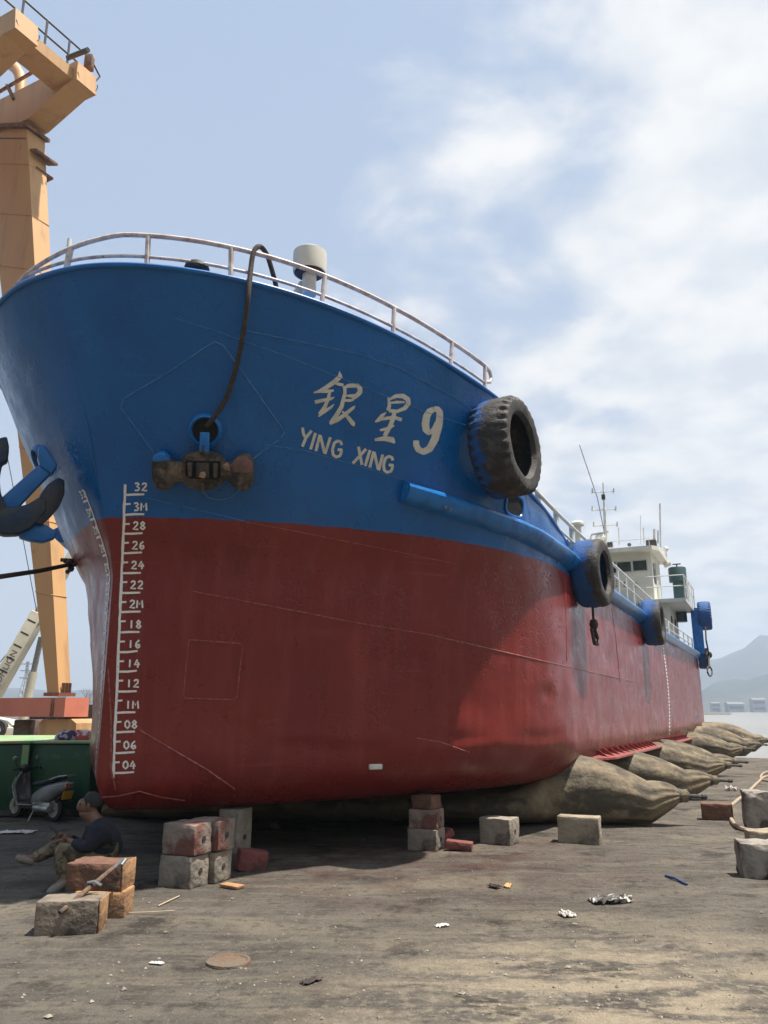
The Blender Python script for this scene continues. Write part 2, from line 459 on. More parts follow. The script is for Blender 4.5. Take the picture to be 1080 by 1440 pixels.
# bulwark top edge (used by cap and railing), from starboard round to port
def edge_pt(s, sgn, inset=0.0, dz=0.0):
    z = ztop_s(s); t, y = hull(s, z); y2 = max(0.0, y - inset)
    return sl(t + inset * (1 - sstep(y, 0, 2.4)), sgn * y2, z + dz)
port_s = [s for s in SS if h_ts(s, 5) < LEND]
S_FC = next(s for s in SS if h_ts(s, ztop_s(s)) > 3.7)
cap = MB()
full = [edge_pt(s, -1) for s in reversed([q for q in SS if h_ts(q, 4.2) < plate1[0] + 0.1])] + [edge_pt(s, 1) for s in SS if h_ts(s, 4.2) < plate1[0] + 0.1 and s > 0]
cap.tube(full, 0.028, 8)
cap.build('bulwark_cap', M['blue'], hull_o)
# inner bulwark face + forecastle deck + break bulkhead
fd = MB()
for sgn in (1, -1):
    rows = []
    for s in [q for q in SS if h_ts(q, ztop_s(q)) < 3.8]:
        e = edge_pt(s, sgn, 0.03); zt_ = ztop_s(s); row = [e]
        for dz in (.15, .3, .45, .62):
            t_, y_ = hull(s, zt_ - dz); row.append(sl(t_ + .05, sgn * max(0, y_ - .05), zt_ - dz))
        row.append(Vector((row[-1].x, 0, row[-1].z + .04))); rows.append(row)
    fd.grid(rows)
    e = rows[-1]
    zb = interp(DECKE, 4.0); fd.add([e[4], e[5], Vector((e[5].x, 0, zb)), Vector((e[4].x, e[4].y * .97, zb))], [(0, 1, 2, 3)])
fd.build('forecastle_deck', M['blue'], ship, smooth=False)
md = MB(); rows = []
tt = [3.4 + (LEND - 3.4) * i / 40 for i in range(41)]
for t in tt:
    z = interp(DECKE, t) - 0.05; y = half_breadth(t, z) - 0.02
    rows.append([sl(t, -y, z), sl(t, 0, z + 0.05), sl(t, y, z)])
md.grid(rows); md.build('main_deck', mat('deck_paint', (.10, .12, .11), .7, (.15, .12, .09), 2), ship)

# freeing port (long oval hole edged in a pale weld) in the bulwark wing
fp = MB(); rim = MB()
_p = tlz(hull_hit(723, 711)[0]); ctr = Vector((_p[0], _p[2])); ring = []
for k in range(24):
    a = 2 * math.pi * k / 24; ring.append((ctr.x + 0.21 * math.copysign(abs(math.cos(a)) ** 0.6, math.cos(a)), ctr.y + 0.135 * math.copysign(abs(math.sin(a)) ** 0.6, math.sin(a))))
def skin_pt(t, z, sgn=1, off=0.0): return sl(t, sgn * (half_breadth(t, z) + dent(t, sgn * 3, z) + off), z)
for sgn in (1, -1):
    f = MB(); f.add([skin_pt(t, z, sgn, 0.008) for t, z in ring], [tuple(range(24))]); f.build('freeing_port', M['black'], hull_o, smooth=False)
    f = MB(); f.tube([skin_pt(t, z, sgn, 0.008) for t, z in ring], 0.016, 6, closed=True); f.build('port_rim', M['blue_worn'], hull_o)

# rub rail, a rounded fender strake on both sides
RAILC = [d for d in RAILC if d[0] > 5.2]
for px, py in ((770, 765), (740, 747), (700, 732), (650, 714), (600, 698), (566, 688)):
    t_, l_, z_ = tlz(hull_hit(px, py)[0])
    if t_ < RAILC[0][0] - .1: RAILC.insert(0, (t_, z_))
T_RR = tlz(hull_hit(566, 688)[0])[0]
for sgn in (1, -1):
    rows = []; ts = [T_RR + (LEND - T_RR) * (i / 110) for i in range(111)]
    for i, t in enumerate(ts):
        zc = interp(RAILC, t); y = half_breadth(t, zc); sc = 1.0
        y0 = half_breadth(max(h_t0(zc), t - 0.05), zc)
        nt_ = Vector((-(y - y0), 0.05)).normalized()           # outward in (t, |lat|)
        row = []
        PR = ((-.03, -.15), (.05, -.145), (.10, -.12), (.14, -.08), (.165, -.03), (.17, 0), (.16, .03), (.11, .06), (.06, .09), (.01, .12), (-.03, .145))
        for k, (o, h) in enumerate(PR):
            w = 0.006 * noise.noise(Vector((t * 2.5, k * 0.6, sgn))) 
            row.append(sl(t + nt_.x * (o + w), sgn * (y + nt_.y * (o + w)), zc + h))
        rows.append(row)
    rr = MB(); rr.grid(rows)
    rr.f.append(tuple(range(11)))
    rr.build('rub_rail', M['blue_worn'], hull_o, angle=24)

# bilge keel: toothed flat bar outboard of the turn of bilge
for sgn in (1, -1):
    t0_, z0_ = side(838, 1064, BEAM); t1_, z1_ = side(985, 1034, BEAM); t1_ = min(t1_, LEND - 0.1)
    bk = MB(); n = 60
    rows = []
    for i in range(n + 1):
        k = i / n; t = t0_ + (t1_ - t0_) * k; z = z0_ + (z1_ - z0_) * k; y = half_breadth(t, z)
        e = 0.27 * min(1, (k + 0.002) * 30)
        rows.append([sl(t, sgn * (y - 0.03), z + 0.02), sl(t, sgn * (y + e), z - 0.03), sl(t, sgn * (y + e), z - 0.06), sl(t, sgn * (y - 0.03), z - 0.01)])
    bk.grid(rows, True)
    kb = bk.build('bilge_keel', M['seam_red'], hull_o, smooth=False)
    m = 34
    for i in range(m):
        br = MB()
        t = t0_ + 0.3 + (t1_ - t0_ - 0.4) * i / m; z = z0_ + (z1_ - z0_) * (t - t0_) / (t1_ - t0_); y = half_breadth(t, z)
        br.prism([sl(t, sgn * (y - 0.02), z + 0.022), sl(t, sgn * (y + 0.21), z - 0.016), sl(t, sgn * (y - 0.02), z + 0.14)], (0.03, 0, 0))
        br.build('keel_bracket', M['redp'], hull_o, smooth=False)

# ------------------------------------------------ weld seams and doubler plates on the shell
def seam(pix, name, m, r=0.006, close=False, sub=10):
    pts = []
    P = pix + ([pix[0]] if close else [])
    for (x0, y0), (x1, y1) in zip(P, P[1:]):
        for i in range(sub):
            p = hull_loc(x0 + (x1 - x0) * i / sub, y0 + (y1 - y0) * i / sub, 0.001)
            if p is not None: pts.append(p)
    p = hull_loc(*P[-1], 0.001)
    if p is not None and not close: pts.append(p)
    if len(pts) < 3: return
    q = MB(); q.tube(pts, r, 5, closed=close); return q.build(name, m, hull_o)
seam([(346, 734), (420, 748), (560, 776), (640, 793)], 'weld_seam', M['seam_red'], 0.005)
seam([(206, 700), (300, 722), (344, 733)], 'weld_seam', M['seam'], 0.0059)
seam([(372, 625), (430, 634), (520, 660), (590, 683)], 'weld_seam', M['seam'], 0.0059)
seam([(340, 464), (420, 480), (500, 497), (560, 517), (640, 560), (665, 578)], 'weld_seam', M['seam'], 0.0068)
seam([(246, 447), (310, 468), (400, 500), (500, 540), (600, 580), (655, 598)], 'weld_seam', M['seam'], 0.0051)
seam([(170, 573), (175, 560), (240, 522), (292, 486), (303, 481), (314, 486), (340, 522), (395, 600), (399, 610), (393, 618), (352, 648)], 'doubler_weld', M['seam'], 0.0085)
seam([(170, 573), (184, 592), (216, 636)], 'doubler_weld', M['seam'], 0.0068)
seam([(282, 688), (294, 700), (308, 703), (324, 700), (338, 688)], 'doubler_weld', M['seam'], 0.0085)
seam([(267, 900), (338, 905), (341, 910), (333, 980), (329, 984), (261, 982), (258, 978), (265, 903)], 'doubler_weld', M['seam_red'], 0.0076, True)
seam([(195, 1026), (230, 1047), (290, 1082), (330, 1110)], 'weld_seam', M['seam_red'], 0.0102)
seam([(272, 832), (330, 843), (420, 860), (500, 876), (600, 892), (700, 915), (800, 938), (890, 958)], 'weld_seam', M['seam_red'], 0.0076)
seam([(135, 1122), (165, 1120), (196, 1113), (225, 1121), (260, 1126)], 'weld_seam', M['seam_red'], 0.0076)
seam([(585, 1038), (620, 1044), (660, 1058)], 'weld_seam', M['seam_red'], 0.0068)
seam([(795, 812), (796, 870), (797, 930)], 'weld_seam', M['seam_red'], 0.0051)
seam([(860, 855), (866, 900), (872, 960)], 'weld_seam', M['seam_red'], 0.0051)
seam([(152, 940), (156, 1010), (156, 1080), (162, 1110)], 'weld_seam', M['seam_red'], 0.0102)

# ------------------------------------------------ lettering: brush strokes laid on the shell
def strokes(lst, name, m, f, off=0.004):
    """each stroke is a list of (x, y, width) in a sketch frame; f maps a sketch point to the shell (local)"""
    q = MB()
    for ki, st in enumerate(lst):
        st = [(p[0], p[1], p[2]) for p in st]; dense = []
        for (x0, y0, w0), (x1, y1, w1) in zip(st, st[1:]):
            n = max(2, int(math.hypot(x1 - x0, y1 - y0) / 6))
            for i in range(n): k = i / n; dense.append((x0 + (x1 - x0) * k, y0 + (y1 - y0) * k, w0 + (w1 - w0) * k))
        dense.append(st[-1])
        L, C, Rr = [], [], []
        o = off + 0.0006 * (ki % 5)
        for i, (x, y, w) in enumerate(dense):
            a = dense[max(0, i - 2)]; b = dense[min(len(dense) - 1, i + 2)]
            dx, dy = b[0] - a[0], b[1] - a[1]; l = math.hypot(dx, dy) or 1
            nx, ny = -dy / l * w / 2, dx / l * w / 2
            L.append(f(x + nx, y + ny, o)); C.append(f(x, y, o)); Rr.append(f(x - nx, y - ny, o))
        for i in range(len(dense) - 1):
            for A, B in ((L, C), (C, Rr)):
                quad = [A[i], B[i], B[i + 1], A[i + 1]]
                if all(p is not None for p in quad): q.add(quad, [(0, 1, 2, 3)])
    return q.build(name, m, hull_o, smooth=False, weld=False)
def fz(x, y, o): return hull_loc(400 + x / 4.1538, 500 + y / 4.1538, o)
yin = [[(320, 92, 4), (325, 122, 28), (290, 155, 28), (240, 188, 24), (205, 208, 20), (170, 217, 8)],
       [(285, 156, 10), (315, 167, 18), (344, 172, 16)], [(213, 213, 12), (250, 208, 20), (287, 204, 12)],
       [(177, 272, 22), (225, 261, 20), (272, 252, 16), (290, 243, 6)], [(266, 200, 16), (254, 255, 20), (234, 300, 22), (206, 344, 26)],
       [(198, 356, 8), (232, 327, 20), (272, 301, 16), (290, 283, 4)],
       [(340, 190, 12), (375, 176, 24), (425, 175, 24), (440, 192, 28), (440, 212, 30), (420, 236, 24), (396, 254, 16)],
       [(352, 178, 18), (352, 220, 20), (332, 300, 24), (302, 350, 26), (272, 392, 26), (264, 400, 8)],
       [(358, 234, 10), (390, 236, 20), (424, 232, 18)], [(342, 262, 12), (380, 262, 18), (405, 258, 10)],
       [(268, 398, 14), (312, 374, 24), (350, 346, 22), (400, 305, 18), (412, 294, 4)], [(338, 326, 12), (372, 362, 22), (400, 398, 26), (406, 413, 6)]]
xing = [[(606, 244, 12), (612, 290, 20), (604, 322, 24)], [(612, 256, 14), (650, 236, 22), (692, 236, 28), (720, 256, 28), (722, 280, 28), (702, 308, 24), (655, 326, 16)],
        [(618, 276, 10), (658, 272, 16), (700, 272, 12)], [(608, 322, 20), (655, 326, 20), (690, 316, 14)],
        [(592, 332, 6), (570, 350, 22), (548, 376, 24), (528, 388, 8)], [(540, 376, 14), (598, 366, 20), (640, 360, 20), (684, 376, 22)],
        [(642, 326, 24), (632, 372, 26), (612, 420, 24), (584, 470, 26)], [(556, 436, 12), (598, 428, 22), (640, 408, 10)],
        [(526, 492, 16), (582, 484, 28), (628, 492, 34), (642, 512, 10)]]
nine = [[(873, 313, 30), (846, 326, 38), (829, 356, 42), (822, 398, 44), (826, 432, 42), (842, 450, 32), (862, 444, 28), (882, 418, 34), (894, 392, 36)],
        [(872, 313, 30), (893, 313, 34), (905, 330, 38), (905, 370, 42), (896, 420, 46), (876, 490, 46), (846, 544, 42), (812, 562, 36), (782, 550, 36), (768, 522, 36), (768, 496, 34)]]
strokes(yin, 'painted_character', M['letter'], fz); strokes(xing, 'painted_character', M['letter'], fz); strokes(nine, 'painted_number', M['letter'], fz)
w = 17
def P(*a): return [(x, y, w) for x, y in a]
G = lambda x, y: P((x + 27, y - 22), (x + 20, y - 40), (x + 2, y - 46), (x - 18, y - 33), (x - 28, y + 4), (x - 24, y + 36), (x - 6, y + 48), (x + 14, y + 42), (x + 22, y + 26), (x + 25, y + 6), (x + 2, y + 5))
latin = [P((106, 420), (110, 455), (124, 482)), P((158, 438), (124, 482), (104, 532)), P((181, 452), (152, 548)),
         P((207, 462), (183, 558)), P((209, 466), (234, 570)), P((268, 476), (236, 574)), G(308, 544),
         P((431, 532), (452, 638)), P((476, 545), (398, 630)), P((499, 552), (470, 645)), P((521, 560), (497, 654)), P((523, 564), (547, 666)), P((573, 578), (549, 670)), G(606, 634)]
for grp in (latin[:2], latin[2:3], latin[3:6], latin[6:7], latin[7:9], latin[9:10], latin[10:13], latin[13:]): strokes(grp, 'painted_letter', M['letter'], fz)

# draft marks, hand painted on both bows: line, long ticks, short ticks, numerals
DIG = {'0': [[(3, 0), (0.6, 2.5), (0.6, 6.5), (3, 9), (5.4, 6.5), (5.4, 2.5), (3, 0)]], '1': [[(3.2, 0), (2.8, 9)]],
       '2': [[(0.6, 2), (2.4, 0.2), (5, 0.8), (5, 3.4), (0.4, 8.6), (6, 8.8)]], '3': [[(0.6, 0.8), (3.6, 0.1), (5, 2), (2.4, 4.2), (5.2, 5.6), (4.2, 8.6), (0.4, 8.6)]],
       '4': [[(3.6, 0), (0.2, 6), (6.2, 5.4)], [(4.4, 2.6), (3.8, 9.4)]], '6': [[(4.6, 0), (1.4, 3), (0.6, 6.6), (2.6, 9), (5, 7.4), (4.6, 5), (1, 6)]],
       '8': [[(3, 4.2), (0.9, 2.4), (3, 0), (5, 2.2), (3, 4.2), (0.5, 6.8), (3, 9), (5.5, 6.8), (3, 4.2)]], 'M': [[(0.2, 9), (0.8, 0.2), (3, 5), (5.8, 0.2), (6.4, 9)]]}
MARKS = [('32', 695.5), ('3M', 723.5), ('28', 750), ('26', 777.6), ('24', 805.5), ('22', 833.5), ('2M', 860.5), ('18', 889), ('16', 916.7), ('14', 944), ('12', 972), ('1M', 1002), ('08', 1029.6), ('06', 1058.7), ('04', 1086.5)]
def linex(y): return 176.5 - (y - 681) * 17.5 / 412
rnd = random.Random(3); mark_st = []
mark_st.append([(linex(y) + rnd.uniform(-.4, .4), y, 3.6 + rnd.uniform(-.5, .6)) for y in range(681, 1096, 10)] + [(linex(1094), 1094, 3.6)])
for i, (txt, y) in enumerate(MARKS):
    x = linex(y)
    mark_st.append([(x, y + .5, 3.0), (x + 14, y + rnd.uniform(-.6, .6), 3.2), (x + 29 + rnd.uniform(-2, 1), y + rnd.uniform(-1.4, .2), 2.6)])
    if i < len(MARKS) - 1: mark_st.append([(x, y + 13.5, 2.8), (x + 8, y + 13, 2.6)])
    for k, ch in enumerate(txt):
        for d in DIG[ch]:
            mark_st.append([(x + 13.5 + k * 10.0 + px * 1.28 + rnd.uniform(-.15, .15), y - 16.5 + py * 1.22 + rnd.uniform(-.15, .15), 2.5) for px, py in d])
strokes(mark_st, 'draft_mark_scale', M['mark'], lambda x, y, o: hull_loc(x, y, o))
def mirror_mark(x, y, o):                            # the same scale on the starboard bow, read from that side
    xl = linex(y); p = hull_loc(xl + (30 - (x - xl)) if x > xl + 9.5 else xl + (x - xl), y, o)
    return None if p is None else Vector((p.x, -p.y, p.z))
strokes(mark_st, 'draft_mark_scale', M['mark'], mirror_mark)
# midships draft scale, a thin dashed white line down the side
ms = MB()
for i in range(26):
    y = 905 + i * 5.0; x = 931 + 9.5 * math.sin((i / 26) * math.pi * 0.62)
    a, b = hull_loc(x, y, .004), hull_loc(x + .3, y + 3.2, .004); c, d = hull_loc(x + 1.6, y + 3.2, .004), hull_loc(x + 1.4, y, .004)
    if None not in (a, b, c, d): ms.add([a, b, c, d], [(0, 1, 2, 3)])
ms.build('midship_mark_scale', M['mark'], hull_o, smooth=False)
# small zinc anode welded near the bilge
p = hull_loc(527, 1077, 0.02)
if p: MB().box(p, (0.16, 0.05, 0.06), Matrix.Rotation(R(-40), 3, 'Z'), 0.015).build('anode', M['white'], hull_o)

# ------------------------------------------------ bow railing
def s_at_px(px, sgn, z=None):
    best = None
    for i in range(600):
        s = (i / 600) ** 1.7 * 1.0
        p = SHIPM @ edge_pt(s, sgn); d = abs(proj(p)[0] - px)
        if best is None or d < best[0]: best = (d, s)
    return best[1]
s_end = s_at_px(688, 1); RH = 0.36
spine = []
sL = min(.25, s_at_px(16, -1))
for i in range(40): s = sL * (1 - i / 40) ** 1.4; spine.append((s, -1))
for i in range(61): s = s_end * (i / 60) ** 1.6; spine.append((s, 1))
top = []; mid = []
def smooth_pts(pts, it=3):
    for _ in range(it): pts = [pts[0]] + [(pts[i - 1] + pts[i] * 2 + pts[i + 1]) / 4 for i in range(1, len(pts) - 1)] + [pts[-1]]
    return pts
for s, g in spine: top.append(edge_pt(s, g, 0.04, RH)); mid.append(edge_pt(s, g, 0.04, 0.125))
top, mid = smooth_pts(top), smooth_pts(mid)
for k in range(50):                                  # the starboard end runs down to the bulwark
    px_ = proj(SHIPM @ top[k])[0]
    if px_ < 170:
        h_ = max(0.0, (px_ - 18) / 152) ** .5; top[k].z -= RH * (1 - h_) * .97; mid[k].z = min(mid[k].z, top[k].z)
rail = MB(); e = top[-1]; em = mid[-1]; dv = (top[-1] - top[-4]).normalized()
loop = top + [e + dv * 0.10 + Vector((0, 0, -0.03)), e + dv * 0.14 + Vector((0, 0, -0.10)), e + dv * 0.10 + Vector((0, 0, -0.17)), em + Vector((0, 0, .02))]
rail.tube(loop, 0.024, 8)
rail_o = rail.build('bow_railing', M['railw'], ship)
q = MB(); q.tube(mid[5:], 0.017, 8); q.build('mid_rail', M['railw'], rail_o)
for px in (92, 208, 329, 457, 557, 638, 686):
    s = s_at_px(px, 1 if px > 60 else -1); b = edge_pt(s, 1, 0.04, -0.02)
    i = min(range(len(top)), key=lambda k: (Vector((top[k].x, top[k].y)) - Vector((b.x, b.y))).length)
    q = MB(); q.tube([b, top[i]], 0.026 if px != 92 else 0.03, 8); q.build('rail_stanchion', M['railw'], rail_o)
def on_ray_above(px, py, s, sgn=1, inset=0.3):       # point over the deck edge, at this pixel
    P0 = SHIPM @ edge_pt(s, sgn, inset); k = math.hypot(P0.x, P0.y); d = ray(px, py)
    return SHIPI @ (EYEV + d * (k / math.hypot(d.x, d.y)))
# jackstaff pole near the stem
s = s_at_px(97, 1); a = on_ray_above(98, 336, s, 1, 0.25); b = Vector((a.x, a.y, a.z - 0.46))
q = MB(); q.tube([b, a], [0.03, 0.022], 10); q.build('jackstaff', M['white'], ship)
# mushroom ventilator on the forecastle
s = s_at_px(435, 1); a = on_ray_above(436, 353, s, 1, 0.4); sc = (a - SHIPI @ EYEV).length / FPX
rv = 22 * sc
mt = Matrix.Translation(a)
v = MB(); v.lathe([(0.001, 0.0), (rv * .8, -.004), (rv, -.03), (rv * 1.02, -.20), (rv * .98, -.26), (rv * .9, -.262), (rv * .86, -.22), (rv * .5, -.20)], 28, mt)
vent = v.build('ventilator', M['cream'], ship)
q = MB(); q.lathe([(rv * .84, -.215), (rv * .8, -.285), (rv * .45, -.29)], 24, mt); q.build('mesh_collar', M['dark'], vent)
q = MB(); q.lathe([(rv * .42, -.20), (rv * .42, -.52)], 20, mt); q.build('vent_neck', M['cream'], vent)
q = MB(); q.tube([a + Vector((0.03, 0.10, -.33)), a + Vector((0.03, 0.14, -.42)), a + Vector((0, .16, -.5))], [.035, .05, .06], 10); q.build('vent_valve', M['cream'], vent)
# dark mushroom cap by the stem
s = s_at_px(277, 1); a = on_ray_above(277, 376, s, 1, 0.14)
q = MB(); q.lathe([(0.001, .055), (.07, .048), (.115, .02), (.125, -.02), (.11, -.04), (.05, -.045), (.05, -.10)], 24, Matrix.Translation(a)); q.build('vent_cap', M['dark'], ship)

# ------------------------------------------------ hawse pipes
def hawse(sgn):
    c, n = hull_hit(289, 605, 0); c = SHIPI @ c; n = (SHIPI.to_3x3() @ n).normalized()
    if sgn < 0: c.y, n.y = -c.y, -n.y
    mt = Matrix.Translation(c) @ n.to_track_quat('Z', 'Y').to_matrix().to_4x4()
    q = MB(); prof = [(0.125, 0.03), (0.128, 0.055), (0.145, 0.075), (0.165, 0.06), (0.178, 0.03), (0.185, -0.03)]
    q.lathe(prof, 32, mt); h = q.build('hawse_ring', M['blue'], hull_o)
    q = MB(); q.lathe([(0.126, 0.05), (0.124, 0.02), (0.001, 0.015)], 28, mt); q.build('hawse_hole', M['black'], hull_o)
    b = MB()
    for k in range(26):
        a = math.pi + math.pi * k / 25; p = mt @ Vector((0.17 * math.cos(a), 0.17 * math.sin(a), 0.058)); b.ball(p, 0.008, 6)
    b.build('hawse_weld', M['blue_worn'], hull_o)
    return c, n, mt
HC, HN, HMT = hawse(1); HC2, HN2, HMT2 = hawse(-1)

# ------------------------------------------------ deckhouse and gear aft (ship-local coordinates)
LW = 2.46; TF = 25.5; TB = 28.0                      # half width, front and back of the wheelhouse
ZB = 5.58                                            # boat deck level
ZR = tlz(at_plane(921, 776, sw(TF, 0, 0), AX))[2]    # underside of wheelhouse roof
wh = MB()
rake = 0.12
wall = [sl(TF, LW, ZB), sl(TF, -LW, ZB), sl(TB, -LW, ZB), sl(TB, LW, ZB)]
topw = [sl(TF - rake, LW, ZR), sl(TF - rake, -LW, ZR), sl(TB, -LW, ZR), sl(TB, LW, ZR)]
wh.add(wall + topw, [(0, 1, 5, 4), (1, 2, 6, 5), (2, 3, 7, 6), (3, 0, 4, 7), (4, 5, 6, 7)])
house = wh.build('wheelhouse', M['cream'], ship, smooth=False)
rf = MB(); oz = 0.16
ro = [sl(TF - .55, LW + .1, ZR), sl(TF - .55, -LW - .1, ZR), sl(TF - .2, -LW - .32, ZR), sl(TB + .5, -LW - .32, ZR), sl(TB + .5, LW + .32, ZR), sl(TF - .2, LW + .32, ZR)]
rf.prism([p + Vector((0, 0, 0.002)) for p in ro], (0, 0, oz)); rf.build('wheelhouse_roof', M['cream'], ship, smooth=False)
def wplane(px, py): return SHIPI @ at_plane(px, py, sw(TF - rake / 2, 0, (ZB + ZR) / 2), AX)
def front_window(x0, y0, x1, y1):
    a = wplane(x0, y1); b = wplane(x1, y0); a.x = b.x = 0
    def fx(z): return TF - rake * (z - ZB) / (ZR - ZB)
    f = MB(); m = .035
    for (y_, z_, Y_, Z_) in ((a.y + m, b.z, b.y - m, b.z + m), (a.y + m, a.z - m, b.y - m, a.z), (a.y + m, a.z, a.y, b.z), (b.y, a.z, b.y - m, b.z)):
        f.prism([Vector((fx(z_) - .03, y_, z_)), Vector((fx(z_) - .03, Y_, z_)), Vector((fx(Z_) - .03, Y_, Z_)), Vector((fx(Z_) - .03, y_, Z_))], (.05, 0, 0))
    wf = f.build('window', M['greyw'], house, smooth=False)
    g = MB(); g.add([Vector((fx(a.z) - .012, a.y, a.z)), Vector((fx(a.z) - .012, b.y, a.z)), Vector((fx(b.z) - .012, b.y, b.z)), Vector((fx(b.z) - .012, a.y, b.z))], [(0, 1, 2, 3)])
    g.build('window_pane', M['glass'], house, smooth=False)
front_window(891, 788, 909, 803); front_window(869, 790, 887, 805); front_window(846, 791, 866, 807); front_window(824, 793, 843, 809)
# side door and window
sd = MB(); zz = ZR - ZB
sd.box(sl(TF + .55, LW + .006, ZB + zz * .60), (.5, .02, zz * .42)); sd.build('side_window', M['glass'], house, smooth=False)
sd = MB(); sd.box(sl(TF + 1.25, LW + .012, ZB + .85), (.55, .03, 1.6), None, .02); sd.build('side_door', M['greyw'], house)
# lower house under the boat deck
ZD = interp(DECKE, TF) - 0.05
lh = MB(); LL = 2.9; TA = LEND - 0.5
lh.add([sl(TF - .1, LL, ZD), sl(TF - .1, -LL, ZD), sl(TA, -LL, ZD), sl(TA, LL, ZD), sl(TF - .1, LL, ZB - .12), sl(TF - .1, -LL, ZB - .12), sl(TA, -LL, ZB - .12), sl(TA, LL, ZB - .12)],
       [(0, 1, 5, 4), (1, 2, 6, 5), (2, 3, 7, 6), (3, 0, 4, 7), (4, 5, 6, 7)])
lower = lh.build('deckhouse', M['greyw'], ship, smooth=False)
bd = MB(); LBD = BEAM + .05
bd.box(sl((TF - .35 + TA) / 2, 0, ZB - .06), (TA - TF + .6, 2 * LBD, .12)); bd.build('boat_deck', M['greyw'], ship, smooth=False)
for k, t in enumerate((TF + .9, TF + 2.2)):
    q = MB(); q.lathe([(0.17, 0), (.17, .03), (.13, .03), (.13, .01), (0.001, .01)], 20, Matrix.Translation(sl(t, LL, (ZD + ZB) / 2 + .25)) @ Matrix.Rotation(R(90), 4, 'X')); q.build('porthole', M['dark'], lower)
# safety slogan painted on the house front, only partly readable over the deck
sg = MB()
for px, py, st in ((866, 817, DIG['3']), (877, 817, DIG['1'] + [[(0.6, 3), (5.4, 2.6)], [(0.2, 9), (6, 8.8)]]), (891, 819, [[(0, 2), (6, 2)], [(3, 0), (1, 5), (5.5, 9)], [(5, 3), (.4, 9)]])):
    sg = MB()
    for d in st:
        pts = []
        for x, y in d:
            p = SHIPI @ at_plane(px + x * 0.8, py + y * 0.85, sw(TF - .02 - rake * .2, 0, 0), AX); pts.append(p + Vector((-.03, 0, 0)))
        sg.tube(pts, .022, 4)
    sg.build('painted_character', M['signred'], house, smooth=False)
# boat deck railing
br = MB()
for h in (.45, .85): br.tube([sl(TF - .5, -LBD, ZB + h), sl(TF - .5, LBD, ZB + h), sl(TA, LBD, ZB + h)], .02, 6)
for y in (-3.6, -1.8, 0, 1.8, 3.6): br.tube([sl(TF - .5, min(LBD, max(-LBD, y)), ZB), sl(TF - .5, min(LBD, max(-LBD, y)), ZB + .85)], .02, 6)
for i in range(1, 5): t = TF - .5 + (TA - TF + .5) * i / 4; br.tube([sl(t, LBD, ZB), sl(t, LBD, ZB + .85)], .02, 6)
br.build('boat_deck_rail', M['white'], ship)
# funnel: cowled uptake and casing
tfn = TB + .7
fc = SHIPI @ at_plane(952, 800, sw(tfn, 0, 0), AX)
sc = (SHIPM @ fc - EYEV).length / FPX
q = MB(); q.lathe([(11.0 * sc, -.55 * 1), (11.2 * sc, 0), (10.5 * sc, .05), (.001, .06)], 28, Matrix.Translation(fc)); fun = q.build('funnel_cowl', M['funnel'], ship)
q = MB(); q.lathe([(7 * sc, -.45), (7 * sc, -2.2)], 20, Matrix.Translation(fc)); q.tube([fc + Vector((0, 0, 0)), fc + Vector((0, 0, .22))], .03, 6); q.tube([fc + Vector((0, -.16, .2)), fc + Vector((0, .16, .2))], .03, 6); q.build('funnel_pipe', M['funnel'], fun)
q = MB(); a = SHIPI @ at_plane(948, 815, sw(tfn + .3, 0, 0), AX); b = SHIPI @ at_plane(966, 846, sw(tfn + .3, 0, 0), AX)
q.prism([Vector((tfn + .3, a.y, a.z)), Vector((tfn + .3, b.y, a.z)), Vector((tfn + .3, b.y, ZB)), Vector((tfn + .3, a.y, ZB))], (1.2, 0, 0)); q.build('funnel_casing', mat('casing_blue_grey', (.10, .16, .20), .55, (.06, .09, .12), 2, c3=(.02, .02, .02), scale3=1.5), fun, smooth=False)
# stern bulwark wing carrying the quarter tyres
t_w = 28.3
for sgn in (1, -1): q = MB(); q.box(sl(28.45, sgn * (BEAM + .13), (3.75 + ZB) / 2), (.09, .36, ZB - 3.75)); q.build('fender_bracket', M['blue_worn'], ship, smooth=False)
for sgn in (1, -1):
    q = MB(); zt = ZB + .02
    tws = [t_w + (LEND - t_w) * k / 8 for k in range(9)]
    q.grid([[sl(t, sgn * (half_breadth(t, interp(DECKE, t)) + o), z) for z in (interp(DECKE, t) - .2, zt)] + [] for t in tws for o in (0,)])
    rows = [[sl(t, sgn * (half_breadth(t, interp(DECKE, t)) - .06), z) for z in (interp(DECKE, t) - .2, zt)] for t in tws]
    q.grid(rows)
    t = tws[0]; y = half_breadth(t, interp(DECKE, t)); zl = interp(DECKE, t) - .2
    q.add([sl(t, sgn * y, zl), sl(t, sgn * (y - .06), zl), sl(t, sgn * (y - .06), zt), sl(t, sgn * y, zt)], [(0, 1, 2, 3)])
    q.build('stern_bulwark', M['blue_worn'], ship, smooth=False)
